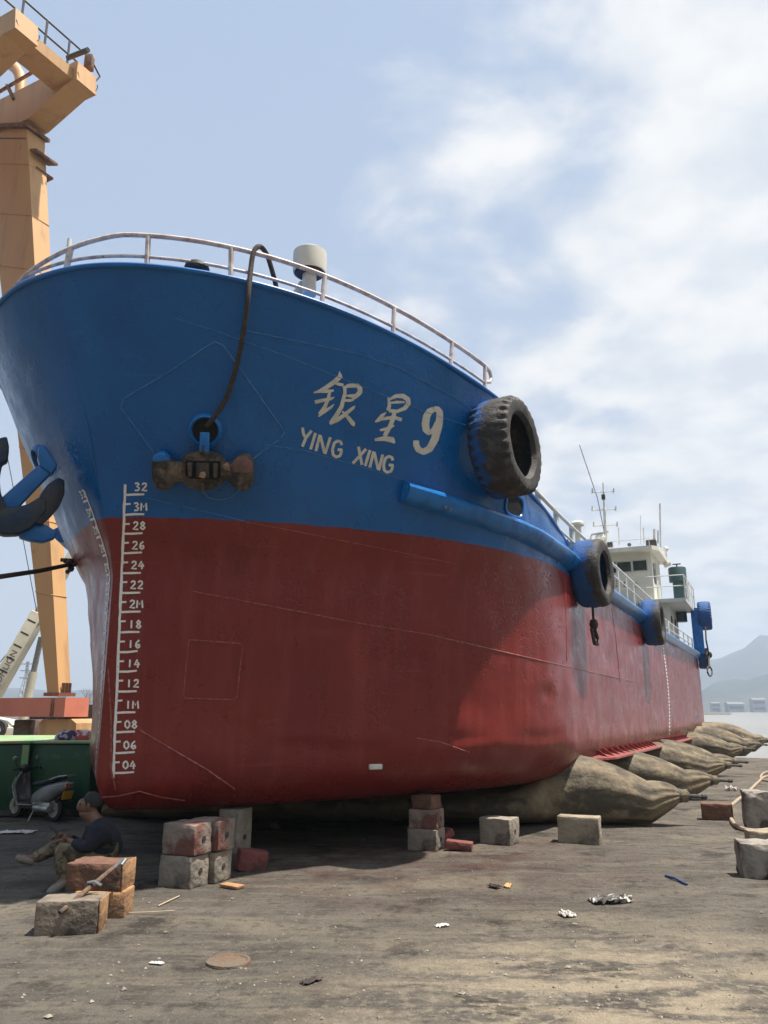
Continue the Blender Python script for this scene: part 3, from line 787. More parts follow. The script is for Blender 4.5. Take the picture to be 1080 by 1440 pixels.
# main-deck handrail down the port and starboard side
hp = [side(x, y, BEAM - .1) for x, y in ((747, 684), (780, 718), (808, 745), (857, 789), (918, 845))]
for sgn in (1, -1):
    q = MB(); q.tube([sl(t, sgn * (BEAM - .1), z) for t, z in hp], .028, 8); dr = q.build('deck_handrail', M['white'], ship)
    q = MB(); q.tube([sl(t, sgn * (BEAM - .1), z - .24) for t, z in hp[1:]], .018, 6); q.build('mid_rail', M['white'], dr)
    ts = [hp[0][0] + .45 + k * 1.05 for k in range(9)]
    for k, t in enumerate(ts):
        zt = interp(hp, t); zb = interp(ZTOP, t) - .05
        if zb > zt - .05: zb = zt - .4
        q = MB()
        if k < 3: q.box(sl(t, sgn * (BEAM - .13), (zt + zb) / 2 + .02), (.12, .05, zt - zb + .1)); q.build('flat_stanchion', M['greyw'], dr)
        else: q.tube([sl(t, sgn * (BEAM - .1), zb), sl(t, sgn * (BEAM - .1), zt)], .022, 6); q.build('rail_stanchion', M['white'], dr)
    # short aft rail
    t0_, t1_ = side(930, 878, BEAM - .1)[0], t_w
    q = MB(); zf = lambda t: interp(DECKE, t)
    for h in (.25, .5): q.tube([sl(t0_ + (t1_ - t0_) * k / 6, sgn * (BEAM - .12), zf(t0_ + (t1_ - t0_) * k / 6) + h) for k in range(7)], .02, 6)
    for k in range(7):
        t = t0_ + (t1_ - t0_) * k / 6; q.tube([sl(t, sgn * (BEAM - .12), zf(t) - .1), sl(t, sgn * (BEAM - .12), zf(t) + .5)], .022 if k > 1 else .06, 6)
    q.build('aft_handrail', M['white'], ship)
# mushroom vent with braces on the main deck
c = SHIPI @ at_plane(812, 735, sw(9.0, 0, 0), AX); sc = (SHIPM @ c - EYEV).length / FPX
q = MB(); mt = Matrix.Translation(c); q.lathe([(.001, 3 * sc), (6 * sc, 2 * sc), (9 * sc, -1 * sc), (9 * sc, -4 * sc), (4.4 * sc, -6 * sc)], 20, mt); v = q.build('deck_vent', M['cream'], ship)
q = MB(); q.tube([c + Vector((0, 0, -5 * sc)), Vector((c.x, c.y, interp(DECKE, c.x) - .05))], 4.5 * sc, 12)
for dy in (-1, 1): q.tube([c + Vector((0, 0, -16 * sc)), Vector((c.x, c.y + dy * 16 * sc, interp(DECKE, c.x) - .05))], .8 * sc, 6)
q.build('vent_post', M['cream'], v)
# signal mast, radar, aerials on the wheelhouse roof
ZRT = ZR + oz
mst = SHIPI @ at_plane(852, 766, sw(TF + .4, 0, 0), AX); Tm = TF + .4
def mp(px, py): return SHIPI @ at_plane(px, py, sw(Tm, 0, 0), AX)
q = MB(); a = mp(848, 679); q.tube([Vector((mst.x, mst.y, ZRT - .02)), mp(850, 720), mp(849, 697), a], [.06, .055, .035, .025], 10); mast = q.build('signal_mast', M['white'], ship)
for y, w0, w1 in ((692, 833, 863), (717, 833, 866), (739, 835, 868)):
    q = MB(); q.tube([mp(w0, y + 1), mp(w1, y - 1)], .022, 6)
    for x in (w0, w1): q.tube([mp(x, y + 2), mp(x, y - 5)], .035, 6)
    q.build('mast_yard', M['white'], mast)
q = MB(); q.box(mp(848.5, 699), (.14, .14, .22), None, .02); q.build('mast_lamp', M['dark'], mast)
q = MB(); q.tube([mp(830, 760), mp(832, 752), mp(856, 748)], .05, 8); q.tube([mp(830, 760), mp(830, 770)], .05, 8); rs = q.build('radar_arm', M['white'], mast)
q = MB(); q.lathe([(.001, .16), (.2, .12), (.24, 0), (.16, -.1), (.15, -.2)], 16, Matrix.Translation(mp(845, 757))); q.build('radar_dome', M['white'], mast)
for pts, r in (([(853, 764), (840, 700), (815, 626)], .018), ([(929, 770), (928.5, 740), (928, 708)], .03), ([(901, 765), (900.5, 725)], .012), ([(906, 764), (904.5, 742)], .02), ([(871, 768), (870, 742)], .022), ([(920, 762), (920, 744)], .05), ([(925.5, 764), (925, 746)], .03)):
    q = MB(); q.tube([mp(*p) for p in pts], r, 6); q.build('aerial', M['white'] if r != .018 else M['steel'], ship)
q = MB(); q.box(mp(916, 764), (.3, .38, .24), None, .03); q.build('searchlight', M['dark'], ship)
q = MB(); q.ball(mp(885, 766), .08, 8); q.build('horn', M['dark'], ship)
q = MB(); q.box(mp(858, 766), (.2, .2, .22), None, .03); q.build('roof_locker', M['dark'], ship)
q = MB(); q.tube([Vector((TF - .3, -LW, ZRT + .32)), Vector((TF - .3, LW, ZRT + .32)), Vector((TB + .4, -LW - .2, ZRT + .32))], .012, 5)
for yy in (-LW, 0, LW): q.tube([Vector((TF - .3, yy, ZRT)), Vector((TF - .3, yy, ZRT + .32))], .012, 5)
q.build('roof_rail', M['white'], ship)
q = MB(); c = SHIPI @ at_plane(936, 772, sw(TB, 0, 0), AX); q.ball(c, .12, 8); q.tube([c, c + Vector((0, 0, -.5))], .03, 6); q.tube([c + Vector((0, .12, -.7)), c + Vector((0, -.15, -.6))], .10, 8); q.build('side_lamp', M['white'], ship)

# ================================================================== FENDER TYRES hung on the side
def worn_tyre(name, r0, r1, wd, lug):
    """tyre mesh around local Z; profile with bulging walls and lugs"""
    q = MB(); n = 120; prof = []
    for k in range(15):
        a = math.pi * k / 14 - math.pi / 2
        prof.append((r0 - 0.0 - (1 - abs(math.cos(a)) ** 0.45) * (r0 - r1) * 0.55, wd / 2 * math.copysign(abs(math.sin(a)) ** 0.75, math.sin(a))))
    prof += [(r1 + (r0 - r1) * 0.15, wd * .47), (r1, wd * .36), (r1 + .02, wd * .30), (r0 - .07, wd * .2), (r0 - .05, 0), (r0 - .07, -wd * .2), (r1 + .02, -wd * .30), (r1, -wd * .36), (r1 + (r0 - r1) * 0.15, -wd * .47)]
    rows = []
    for i, (r, z) in enumerate(prof):
        row = []
        for k in range(n):
            a = 2 * math.pi * k / n; rr = r
            if i < 15:
                ph = (k + (2.0 if z > 0 else 0) * 1.0) % 4
                sh = abs(z) / (wd / 2)
                if lug: rr += (-lug if ph < 1.5 else lug * .25) * (1.0 if sh > .55 else .22) * (1 if sh < .97 else .6)
                elif abs(abs(z) - wd * .18) < wd * .06: rr -= .012
            row.append(Vector((rr * math.cos(a), rr * math.sin(a), z)))
        rows.append(row)
    rows.append(rows[0]); q.grid(rows, True)
    q.jitter(.010, 5, r0)
    return q
def tyre_material(name, blue_a, rin):
    """black rubber over-sprayed with hull blue on the face nearest the hull"""
    m = mat(name, (0.030, 0.028, 0.027), 0.72, (0.075, 0.066, 0.058), 7, 0.48, 0.66, bump=0.5, bscale=30)
    nt = m.node_tree; N = nt.nodes; L = nt.links; b = N['Principled BSDF']
    old = b.inputs['Base Color'].links[0].from_socket
    tc = N.new('ShaderNodeTexCoord'); sp = N.new('ShaderNodeSeparateXYZ'); L.new(tc.outputs['Object'], sp.inputs[0])
    n = N.new('ShaderNodeTexNoise'); n.inputs['Scale'].default_value = 4.5; n.inputs['Detail'].default_value = 6; L.new(tc.outputs['Object'], n.inputs['Vector'])
    a = N.new('ShaderNodeMath'); a.operation = 'MULTIPLY_ADD'; L.new(n.outputs[0], a.inputs[0]); a.inputs[1].default_value = 0.45; L.new(sp.outputs[2], a.inputs[2])
    r = N.new('ShaderNodeMapRange'); r.inputs[1].default_value = blue_a + 0.05; r.inputs[2].default_value = blue_a - 0.02; L.new(a.outputs[0], r.inputs[0])
    cz = N.new('ShaderNodeCombineXYZ'); L.new(sp.outputs[0], cz.inputs[0]); L.new(sp.outputs[1], cz.inputs[1])
    ln = N.new('ShaderNodeVectorMath'); ln.operation = 'LENGTH'; L.new(cz.outputs[0], ln.inputs[0])
    rm = N.new('ShaderNodeMapRange'); rm.inputs[1].default_value = rin; rm.inputs[2].default_value = rin + .03; L.new(ln.outputs['Value'], rm.inputs[0])
    ml_ = N.new('ShaderNodeMath'); ml_.operation = 'MULTIPLY'; L.new(r.outputs[0], ml_.inputs[0]); L.new(rm.outputs[0], ml_.inputs[1])
    x = N.new('ShaderNodeMix'); x.data_type = 'RGBA'; L.new(ml_.outputs[0], x.inputs[0]); L.new(old, x.inputs[6]); x.inputs[7].default_value = (0.006, 0.068, 0.235, 1)
    L.new(x.outputs[2], b.inputs['Base Color']); return m
M['tyre_a'] = tyre_material('bow_tyre_rubber', 0.13, .57); M['tyre_b'] = tyre_material('side_tyre_rubber', 0.29, .36); M['tyre_c'] = tyre_material('quarter_tyre_rubber', 0.6, .45)
M['chain'] = mat('blue_chain', (0.01, 0.06, 0.2), .5, (.04, .04, .05), 30, metal=.2)
def chain(pts, parent, m, r=.012, ln=.075):
    pts = [Vector(p) for p in pts]; q = MB(); L = [0]
    for a, b in zip(pts, pts[1:]): L.append(L[-1] + (b - a).length)
    n = int(L[-1] / (ln * .72))
    def at(d):
        for i in range(len(pts) - 1):
            if d <= L[i + 1] + 1e-6: return pts[i].lerp(pts[i + 1], (d - L[i]) / (L[i + 1] - L[i])), (pts[i + 1] - pts[i]).normalized()
        return pts[-1], (pts[-1] - pts[-2]).normalized()
    for i in range(n):
        c, d = at((i + .5) * L[-1] / n); u = d.orthogonal().normalized()
        if i % 2: u = d.cross(u)
        q.tube([c + d * (ln * .5 * math.cos(2 * math.pi * k / 10)) + u * (ln * .3 * math.sin(2 * math.pi * k / 10)) for k in range(10)], r, 5, closed=True)
    return q.build('chain', m, parent)
def fender(px, py, r0, r1, wd, lug, m, label, off=0.02, yaw=0.0, tilt=0.0, latc=None, chain_px=None, tfix=None):
    # centre on the plane through the tyre's middle
    t, z = side(px, py, (latc if latc else BEAM + wd / 2 + off)); lat = latc if latc else BEAM + wd / 2 + off
    if tfix: t, lat, z = tlz(at_plane(px, py, sw(tfix, 0, 0), AX)); lat = max(lat, BEAM + wd / 2 + .01)
    c = sw(t, lat, z)
    ax = (NX * math.cos(yaw) + AX * math.sin(yaw) + Vector((0, 0, tilt))).normalized()
    mt = Matrix.Translation(c) @ ax.to_track_quat('Z', 'Y').to_matrix().to_4x4()
    o = thing('fender_tyre', label, 'tyre', mt, 'tyres hung along the side of the ship')
    worn_tyre('tyre', r0, r1, wd, lug).build('tyre', m, o, angle=30)
    if chain_px:
        inv = mt.inverted(); pts = []
        for x, y, l in chain_px: tt_, zz_ = side(x, y, l); pts.append(inv @ sw(tt_, l, zz_))
        chain(pts, o, M['chain'])
    return o, mt
fender(711, 630, .61, .38, .50, .02, M['tyre_a'], 'huge lugged black tyre hanging highest, under the end of the bow railing', yaw=R(-6), tilt=.02, latc=3.5, chain_px=[(674, 552, 3.28), (677, 578, 3.22), (679, 602, 3.16)])
fender(833, 806, .53, .30, .44, 0, M['tyre_b'], 'smooth blue and black tyre with reddish rim where the bulwark slope ends', yaw=R(-4), chain_px=[(797, 760, 3.25), (806, 775, 3.45), (818, 792, 3.70)])
fender(919, 875, .54, .32, .42, 0, M['tyre_b'], 'mid side tyre blue on top, above the midship row of white draft dashes', chain_px=[(898, 848, 3.25), (905, 858, 3.4), (912, 868, 3.6)])
fender(991, 866, .58, .34, .50, .02, M['tyre_c'], 'blue painted tyre standing out against the sky at the stern corner', yaw=R(2), tfix=LEND - .75)
fender(988, 926, .42, .26, .40, 0, M['tyre_b'], 'small lowest tyre at the stern with a rope hook hanging beside it', yaw=R(2), tfix=LEND - .5)
# hooks and ropes dangling beside two tyres
def dangling(pix, lat, label, r=.02):
    pts = [];
    for x, y in pix: t, z = side(x, y, lat); pts.append(sw(t, lat, z))
    q = MB(); q.tube(pts, r, 7)
    base = pts[0]; o = q.build('hanging_rope', M['rope']); return tag(o, label, 'rope', 'ropes dangling from the fender tyres')
a = dangling([(833, 846), (834, 862), (835, 878)], BEAM + .22, 'short black rope with knotted loop hanging from the second tyre')
t, z = side(835, 878, BEAM + .22); q = MB()
q.ball(sw(t, BEAM + .22, z), .07, 8, (1, 1, 1.3)); q.build('knot', M['rope'], a)
lp = [(832, 884), (834, 894), (836, 905), (840, 906), (840, 897), (837, 888), (835, 880)]
q = MB(); q.tube([sw(side(x, y, BEAM + .22)[0], BEAM + .22, side(x, y, BEAM + .22)[1]) for x, y in lp], .028, 7); q.build('loop', M['rope'], a)
b = dangling([(992, 882), (993, 900), (997, 921), (997, 938)], BEAM + .56, 'black rope with ring end hanging at the stern corner', .03)
q = MB(); q.tube([sw(side(998 + 3.2 * math.cos(k), 944 + 6.5 * math.sin(k), BEAM + .56)[0], BEAM + .56, side(998, 944 + 6.5 * math.sin(k), BEAM + .56)[1]) for k in [2 * math.pi * i / 14 for i in range(14)]], .03, 6, closed=True); q.build('loop', M['rope'], b)
q = MB(); t, z = side(998, 921, BEAM + .56); q.ball(sw(t, BEAM + .56, z), .1, 8, (1, 1, 1.3)); q.build('knot', M['rope'], b)

# ================================================================== ANCHORS in the hawse pipes
M['anchor'] = mat('anchor_iron', (0.075, 0.058, 0.045), .7, (0.17, 0.125, 0.088), 9, .45, .6, bump=1.0, bscale=32, c3=(0.025, 0.021, 0.018), scale3=5, lo3=.48, hi3=.62)
M['anchor_red'] = mat('anchor_red_iron', (0.20, 0.10, 0.095), .8, (0.12, 0.07, 0.06), 9, bump=.5)
M['anchor_ochre'] = mat('anchor_ochre_iron', (0.36, 0.24, 0.16), .8, (0.20, 0.13, 0.09), 9, bump=.5)
def flat_profile(q, poly, d, mtx):                   # polygon in local xy extruded in z, bevelled
    bm = bmesh.new(); vs = [bm.verts.new((x, y, -d / 2)) for x, y in poly]; f = bm.faces.new(vs)
    e = bmesh.ops.extrude_face_region(bm, geom=[f]); bmesh.ops.translate(bm, verts=[g for g in e['geom'] if isinstance(g, bmesh.types.BMVert)], vec=(0, 0, d))
    bmesh.ops.recalc_face_normals(bm, faces=bm.faces[:])
    bmesh.ops.bevel(bm, geom=bm.edges[:], offset=min(.02, d * .18), segments=2, affect='EDGES', profile=.5)
    bm.verts.index_update(); q.add([mtx @ v.co for v in bm.verts], [[v.index for v in f.verts] for f in bm.faces]); bm.free()
def anchor_port():
    # frame at the crown: x along the crown (right in view), y up, z outwards
    c = at_plane(287, 661, SHIPM @ HC + (SHIPM.to_3x3() @ HN) * .10, (SHIPM.to_3x3() @ HN))
    z = (SHIPM.to_3x3() @ HN).normalized(); up = Vector((0, 0, 1)); x = up.cross(z).normalized(); y = z.cross(x)
    mt = Matrix((x, y, z)).transposed().to_4x4(); mt.translation = c
    k = (c - EYEV).length / FPX                        # metres per photo pixel here
    A = thing('anchor', 'rusty stockless anchor with blue tip housed in the port bow hawse', 'anchor', mt, 'anchors hung at the bow')
    P = lambda x_, y_: ((x_ - 287) * k * .97, (661 - y_) * k * 1.03)
    I = Matrix.Identity(4)
    # crown block: ring-like box open in the middle
    q = MB(); out = [P(*p) for p in ((256, 650), (262, 640), (278, 636), (296, 636), (310, 640), (316, 648), (318, 672), (308, 682), (292, 688), (278, 688), (262, 683), (255, 674))]
    flat_profile(q, out, .13, Matrix.Translation((0, 0, -.02))); cr = q.build('crown', M['anchor'], A)
    q = MB(); hole = [P(*p) for p in ((262, 648), (310, 647), (311, 670), (304, 672), (268, 672), (262, 668))]
    flat_profile(q, hole, .012, Matrix.Translation((0, 0, .047))); q.build('crown_pocket', M['black'], cr)
    for x0, x1 in ((265, 272), (300, 307)):
        q = MB(); flat_profile(q, [P(x0, 650), P(x1, 650), P(x1 - 1, 669), P(x0 + 1, 669)], .07, Matrix.Translation((0, 0, .055))); q.build('crown_rib', M['anchor'], cr)
    q = MB(); flat_profile(q, [P(277, 650), P(295, 650), P(295, 670), P(277, 670)], .05, Matrix.Translation((0, 0, .05))); q.build('shank_foot', M['dark'], cr)
    q = MB(); flat_profile(q, [P(281, 668), P(283, 662), P(289, 661), P(291, 665), P(289, 670)], .05, Matrix.Translation((0, 0, .09))); q.build('pin_head', M['anchor_ochre'], cr)
    q = MB(); flat_profile(q, [P(281, 640), P(284, 633), P(285, 625), P(287, 633), P(289, 640)], .06, Matrix.Translation((0, 0, .04))); flat_profile(q, [P(284, 676), P(288, 676), P(288, 690), P(284, 690)], .06, Matrix.Translation((0, 0, .04))); q.build('crown_ridge', M['anchor'], cr)
    # arms ending in the palms, seen end on
    q = MB(); flat_profile(q, [P(*p) for p in ((258, 650), (246, 652), (240, 645), (232, 639), (222, 640), (216, 648), (216, 676), (221, 686), (231, 690), (241, 687), (248, 679), (258, 676))], .15, Matrix.Translation((0, 0, -.01))); q.build('fluke', M['anchor'], A)
    q = MB(); flat_profile(q, [P(*p) for p in ((217, 652), (217, 645), (224, 639), (232, 638), (240, 645), (243, 649), (230, 651))], .155, Matrix.Translation((0, 0, -.008))); q.build('blue_tip', M['blue_worn'], A)
    q = MB(); flat_profile(q, [P(*p) for p in ((314, 652), (324, 650), (330, 643), (340, 637), (350, 638), (356, 646), (357, 676), (350, 685), (340, 687), (330, 682), (322, 674), (314, 672))], .15, Matrix.Translation((0, 0, -.01))); q.build('fluke', M['anchor'], A)
    q = MB(); flat_profile(q, [P(*p) for p in ((327, 662), (326, 649), (334, 640), (346, 637), (355, 646), (356, 662))], .155, Matrix.Translation((0, 0, -.008))); q.build('red_palm', M['anchor_red'], A)
    q = MB(); flat_profile(q, [P(*p) for p in ((313, 650), (324, 651), (326, 661), (314, 659))], .155, Matrix.Translation((0, 0, -.008))); q.build('ochre_arm', M['anchor_ochre'], A)
    # shank up into the pipe
    h = mt.inverted() @ (SHIPM @ HC); q = MB(); q.bar((0, P(0, 640)[1], .0), (h.x, h.y - .02, h.z + .03), .10, .07, .012); q.build('shank', M['blue_worn'], A)
    return k
KPX = anchor_port()
def anchor_starboard():
    # swung out on the far side of the stem: traced in the plane square to the view, given real thickness
    c = at_y(45, 690, 8.05); v = (EYEV - c); v.z = 0; z = v.normalized(); x = Vector((0, 0, 1)).cross(z).normalized(); y = Vector((0, 0, 1))
    k = (c - EYEV).length / FPX
    mt = Matrix((x, y, z)).transposed().to_4x4(); mt.translation = c
    A = thing('anchor', 'dark blue stockless anchor hanging off the starboard bow at the left picture edge', 'anchor', mt, 'anchors hung at the bow')
    P = lambda x_, y_: ((x_ - 45) * k, (690 - y_) * k * 1.03)
    m1 = mat('blue_black_anchor', (0.005, 0.022, 0.06), .55, (0.03, 0.03, 0.035), 6, bump=.5, bscale=20)
    q = MB(); flat_profile(q, [P(*p) for p in ((2, 716), (14, 700), (40, 668), (58, 648), (70, 660), (52, 684), (30, 716), (14, 732))], .11, Matrix.Identity(4)); q.build('shank', M['blue'], A)
    q = MB(); flat_profile(q, [P(*p) for p in ((47, 634), (54, 631), (60, 640), (72, 655), (66, 668), (52, 660), (47, 648))], .17, Matrix.Identity(4)); q.build('shackle', M['blue'], A)
    q = MB(); flat_profile(q, [P(*p) for p in ((1, 630), (9, 627), (13, 640), (13, 658), (7, 662), (6, 680), (10, 700), (18, 716), (4, 730), (-12, 716), (-18, 690), (-12, 655))], .15, Matrix.Translation((0, 0, .03))); q.build('fluke', m1, A)
    q = MB(); flat_profile(q, [P(*p) for p in ((-14, 710), (6, 716), (26, 716), (42, 710), (54, 700), (62, 702), (64, 716), (56, 728), (48, 740), (34, 748), (18, 750), (0, 744), (-18, 732))], .20, Matrix.Identity(4)); q.build('crown', m1, A)
    q = MB(); flat_profile(q, [P(*p) for p in ((50, 716), (56, 694), (64, 679), (74, 670), (82, 672), (84, 690), (79, 708), (70, 722), (60, 734), (50, 732))], .13, Matrix.Translation((0, 0, .04)) @ Matrix.Rotation(R(14), 4, 'Y')); q.build('fluke', m1, A)
    q = MB(); flat_profile(q, [P(*p) for p in ((34, 740), (46, 732), (60, 730), (70, 734), (80, 740), (77, 748), (64, 754), (48, 753), (36, 750))], .14, Matrix.Translation((0, 0, -.05))); q.build('toe', M['blue'], A)
anchor_starboard()

# hawser: out of the port hawse, up over the bow rail
hz = [];
for px, py, d in ((291, 598, .02), (300, 588, .09), (318, 560, .07), (331, 520, .10), (340, 480, .14), (346, 440, .12), (349, 412, .08)):
    p, n = hull_hit(px, py, .02)
    if p is not None: hz.append(p - ray(px, py).normalized() * d)
s = s_at_px(360, 1)
for px, py, ins in ((353, 375, .0), (356, 357, .02), (361, 348, .05), (368, 348, .12), (376, 360, .22), (383, 382, .32), (388, 402, .42), (389, 420, .46)):
    hz.append(SHIPM @ on_ray_above(px, py, s, 1, ins))
def spline(pts, n=6):
    out = []; P_ = [pts[0]] + pts + [pts[-1]]
    for i in range(1, len(P_) - 2):
        p0, p1, p2, p3 = P_[i - 1:i + 3]
        for k in range(n):
            t = k / n; out.append(.5 * ((2 * p1) + (p2 - p0) * t + (2 * p0 - 5 * p1 + 4 * p2 - p3) * t * t + (3 * p1 - p0 - 3 * p2 + p3) * t ** 3))
    return out + [pts[-1]]
q = MB(); q.tube(spline(hz), .026, 8); tag(q.build('hawser', M['rope']), 'dark brown hawser looped over the bow rail and led into the port hawse pipe', 'rope')
# starboard mooring line with its shackle
p, n = hull_hit(112, 800, .0)
a = at_y(98, 794, (p.y if p else 8.3) + .12); b = at_y(0, 811, 7.9); 
q = MB(); d = b - a; q.tube([a, a + d * .5 + Vector((0, 0, -.012)), b, b + d * 3], .026, 8); ml = q.build('mooring_line', M['rope']); tag(ml, 'taut black mooring line running left from the stem at the red paint', 'rope')
q = MB()
for dx, dz, r in ((0, .03, .05), (.02, -.05, .045), (-.06, .05, .035), (-.02, -.09, .03), (.06, 0, .03)): q.ball(a + Vector((dx, 0, dz)), r, 8)
q.tube([a + Vector((-.12, 0, .06)), a + Vector((.08, .05, .06))], .025, 6); q.build('shackle', M['dark'], ml)

# ================================================================== ROLLER AIRBAGS under the keel
M['bag'] = mat('airbag_rubber', (0.195, 0.150, 0.094), .85, (0.075, 0.063, 0.047), 2.6, .40, .60, bump=1.0, bscale=13, c3=(0.215, 0.175, 0.118), scale3=2.1, lo3=.50, hi3=.66, stretch=(.35, 1.6, 1.6))
M['bag_tip'] = mat('airbag_mouth', (0.10, 0.085, 0.065), .8, (0.05, 0.045, 0.04), 9, bump=.5)
BAGD = (NX + AX * 0.36).normalized()
BAGN = Vector((0, 0, 1)).cross(BAGD)
def airbag(px, py, label, under=2.5, grey=0.0, fat=1.0, seed=0):
    tip = at_z(px, py, .36 * fat)
    o = thing('roller_airbag', label, 'airbag', Matrix((BAGD, BAGN, Vector((0, 0, 1)))).transposed().to_4x4(), 'airbags laid in a row under the ship')
    o.matrix_world = Matrix.Translation((tip.x, tip.y, 0)) @ Matrix((BAGD, BAGN, Vector((0, 0, 1)))).transposed().to_4x4()
    c = (tip - S0).dot(NX) / BAGD.dot(NX)             # distance along the bag from the keel line
    rows = []; n = 56; L = 8.6
    for i in range(121):
        x = -L * (1 - i / 120) ** 1.15                # 0 at the tip
        d = -x; lat = (c + x) * BAGD.dot(NX)          # lateral place under the ship
        if d < .12: r = .085
        elif d < 1.85: k = (d - .12) / 1.73; r = .085 + .385 * math.sin(k * math.pi / 2) ** .72
        else: r = .47
        far = L - d
        if far < 1.4: r = min(r, .085 + .385 * math.sin(max(0, far) / 1.4 * math.pi / 2))
        sq = 1 - sstep(abs(lat), 2.35, 3.5) if under else 0
        hz_ = r * fat * (1 - sq) + min(r, .262) * sq
        ry = math.sqrt(max(r * r * fat * fat * (1.35 if sq > .5 else 1), 0)) * (1 + .35 * sq)
        lift = .36 * fat * (1 - sstep(d, .1, 1.5))
        zc = max(hz_ * .97, lift + (0 if d > .2 else 0)) if d < 1.7 else hz_ * .97
        row = []
        for k in range(n):
            a = 2 * math.pi * k / n
            fold = 0.0
            if d < 2.2: fold = .013 * (1 - sstep(d, .5, 2.4)) * math.cos(11 * a + 1.6 * math.sin(2 * a + seed) + .8 * x) * min(1, d / .3) + .003 * math.cos(x * 24 + 1.5 * math.sin(3 * a)) * sstep(d, .5, 1.2)
            fl = noise.noise(Vector((x * 1.3 + seed, 2 * math.cos(a), 2 * math.sin(a)))) * .022 * min(1, d)
            rr = 1 + (fold + fl) / max(r, .1)
            zz = zc + hz_ * rr * math.sin(a)
            zz = max(zz, .004) if d > .3 else zz
            row.append(Vector((x, ry * rr * math.cos(a), zz)))
        rows.append(row)
    q = MB(); q.grid(rows, True); q.f.append(tuple(range(n))); q.f.append(tuple(120 * n + k for k in range(n)))
    b = q.build('bag', M['bag'], o, angle=60)
    q = MB(); mtx = Matrix.Translation((0, 0, .36 * fat)) @ Matrix.Rotation(R(90), 4, 'Y')
    q.lathe([(.095, -.16), (.10, -.10), (.075, -.06), (.06, .02), (.05, .03)], 14, mtx); q.build('mouth_collar', M['bag_tip'], o)
    q = MB(); q.tube([Vector((0, 0, .36 * fat)), Vector((.20, 0, .35 * fat))], .028, 8); q.tube([Vector((.20, 0, .35 * fat)), Vector((.27, .02, .35 * fat))], .036, 8); q.build('air_valve', M['dark'], o)
    return o
BAGS = [(966, 1119, 'nearest and largest dusty tan rubber airbag beneath the bow quarter'), (1008, 1097, 'second airbag from the camera, with a dark grey lower end and long neck'),
        (1026, 1076, 'third airbag from the camera, its tan tip just above the coiled hose'), (1036, 1071, 'fourth airbag from the camera, half hidden behind the third'),
        (1049, 1053, 'fifth airbag from the camera, small and low under the stern'), (1068, 1047, 'sixth airbag from the camera, long and dark, lying past the stern'),
        (1079, 1041, 'farthest airbag, at the edge of the pale water')]
for i, (x, y, l) in enumerate(BAGS): airbag(x, y, l, under=(i < 5), fat=(1.04, .93, .93, .93, .95, 1.1, 1.2)[i], seed=i * 3.1)
# spare patch ring on the nearest bag is left as a dark valve
# ================================================================== GROUND, WATER, HILLS
def ground_h(x, y):
    h = noise.noise(Vector((x * .35, y * .35, 0))) * .035 + noise.noise(Vector((x * 1.6, y * 1.6, 3))) * .012 + noise.noise(Vector((x * 6, y * 6, 7))) * .007
    near = 1 - sstep(math.hypot(x, y - 8), 20, 60) * .6
    # the slip runs down into the water astern of the ship
    d = (Vector((x, y, 0)) - S0).dot(AX); lt = (Vector((x, y, 0)) - S0).dot(NX)
    drop = sstep(d, 24, 33) * .45 + sstep(d, 30, 60) * 2.5
    drop *= sstep(lt, -14, -6)
    k = 1 - sstep(abs(lt) , 1.5, 4.5) * 0
    return h * near - drop - .012
def axis(lo, hi, dense_lo, dense_hi, st):
    a = []; x = dense_lo
    while x <= dense_hi: a.append(x); x += st
    g = st; x = dense_lo
    while x > lo: g *= 1.25; x -= g; a.insert(0, max(x, lo))
    g = st; x = a[-1]
    while x < hi: g *= 1.25; x += g; a.append(min(x, hi))
    return a
gx = axis(-2000, 2000, -6, 9, .11); gy = axis(-60, 2300, 2.0, 17, .11)
q = MB(); q.grid([[Vector((x, y, ground_h(x, y))) for x in gx] for y in gy])
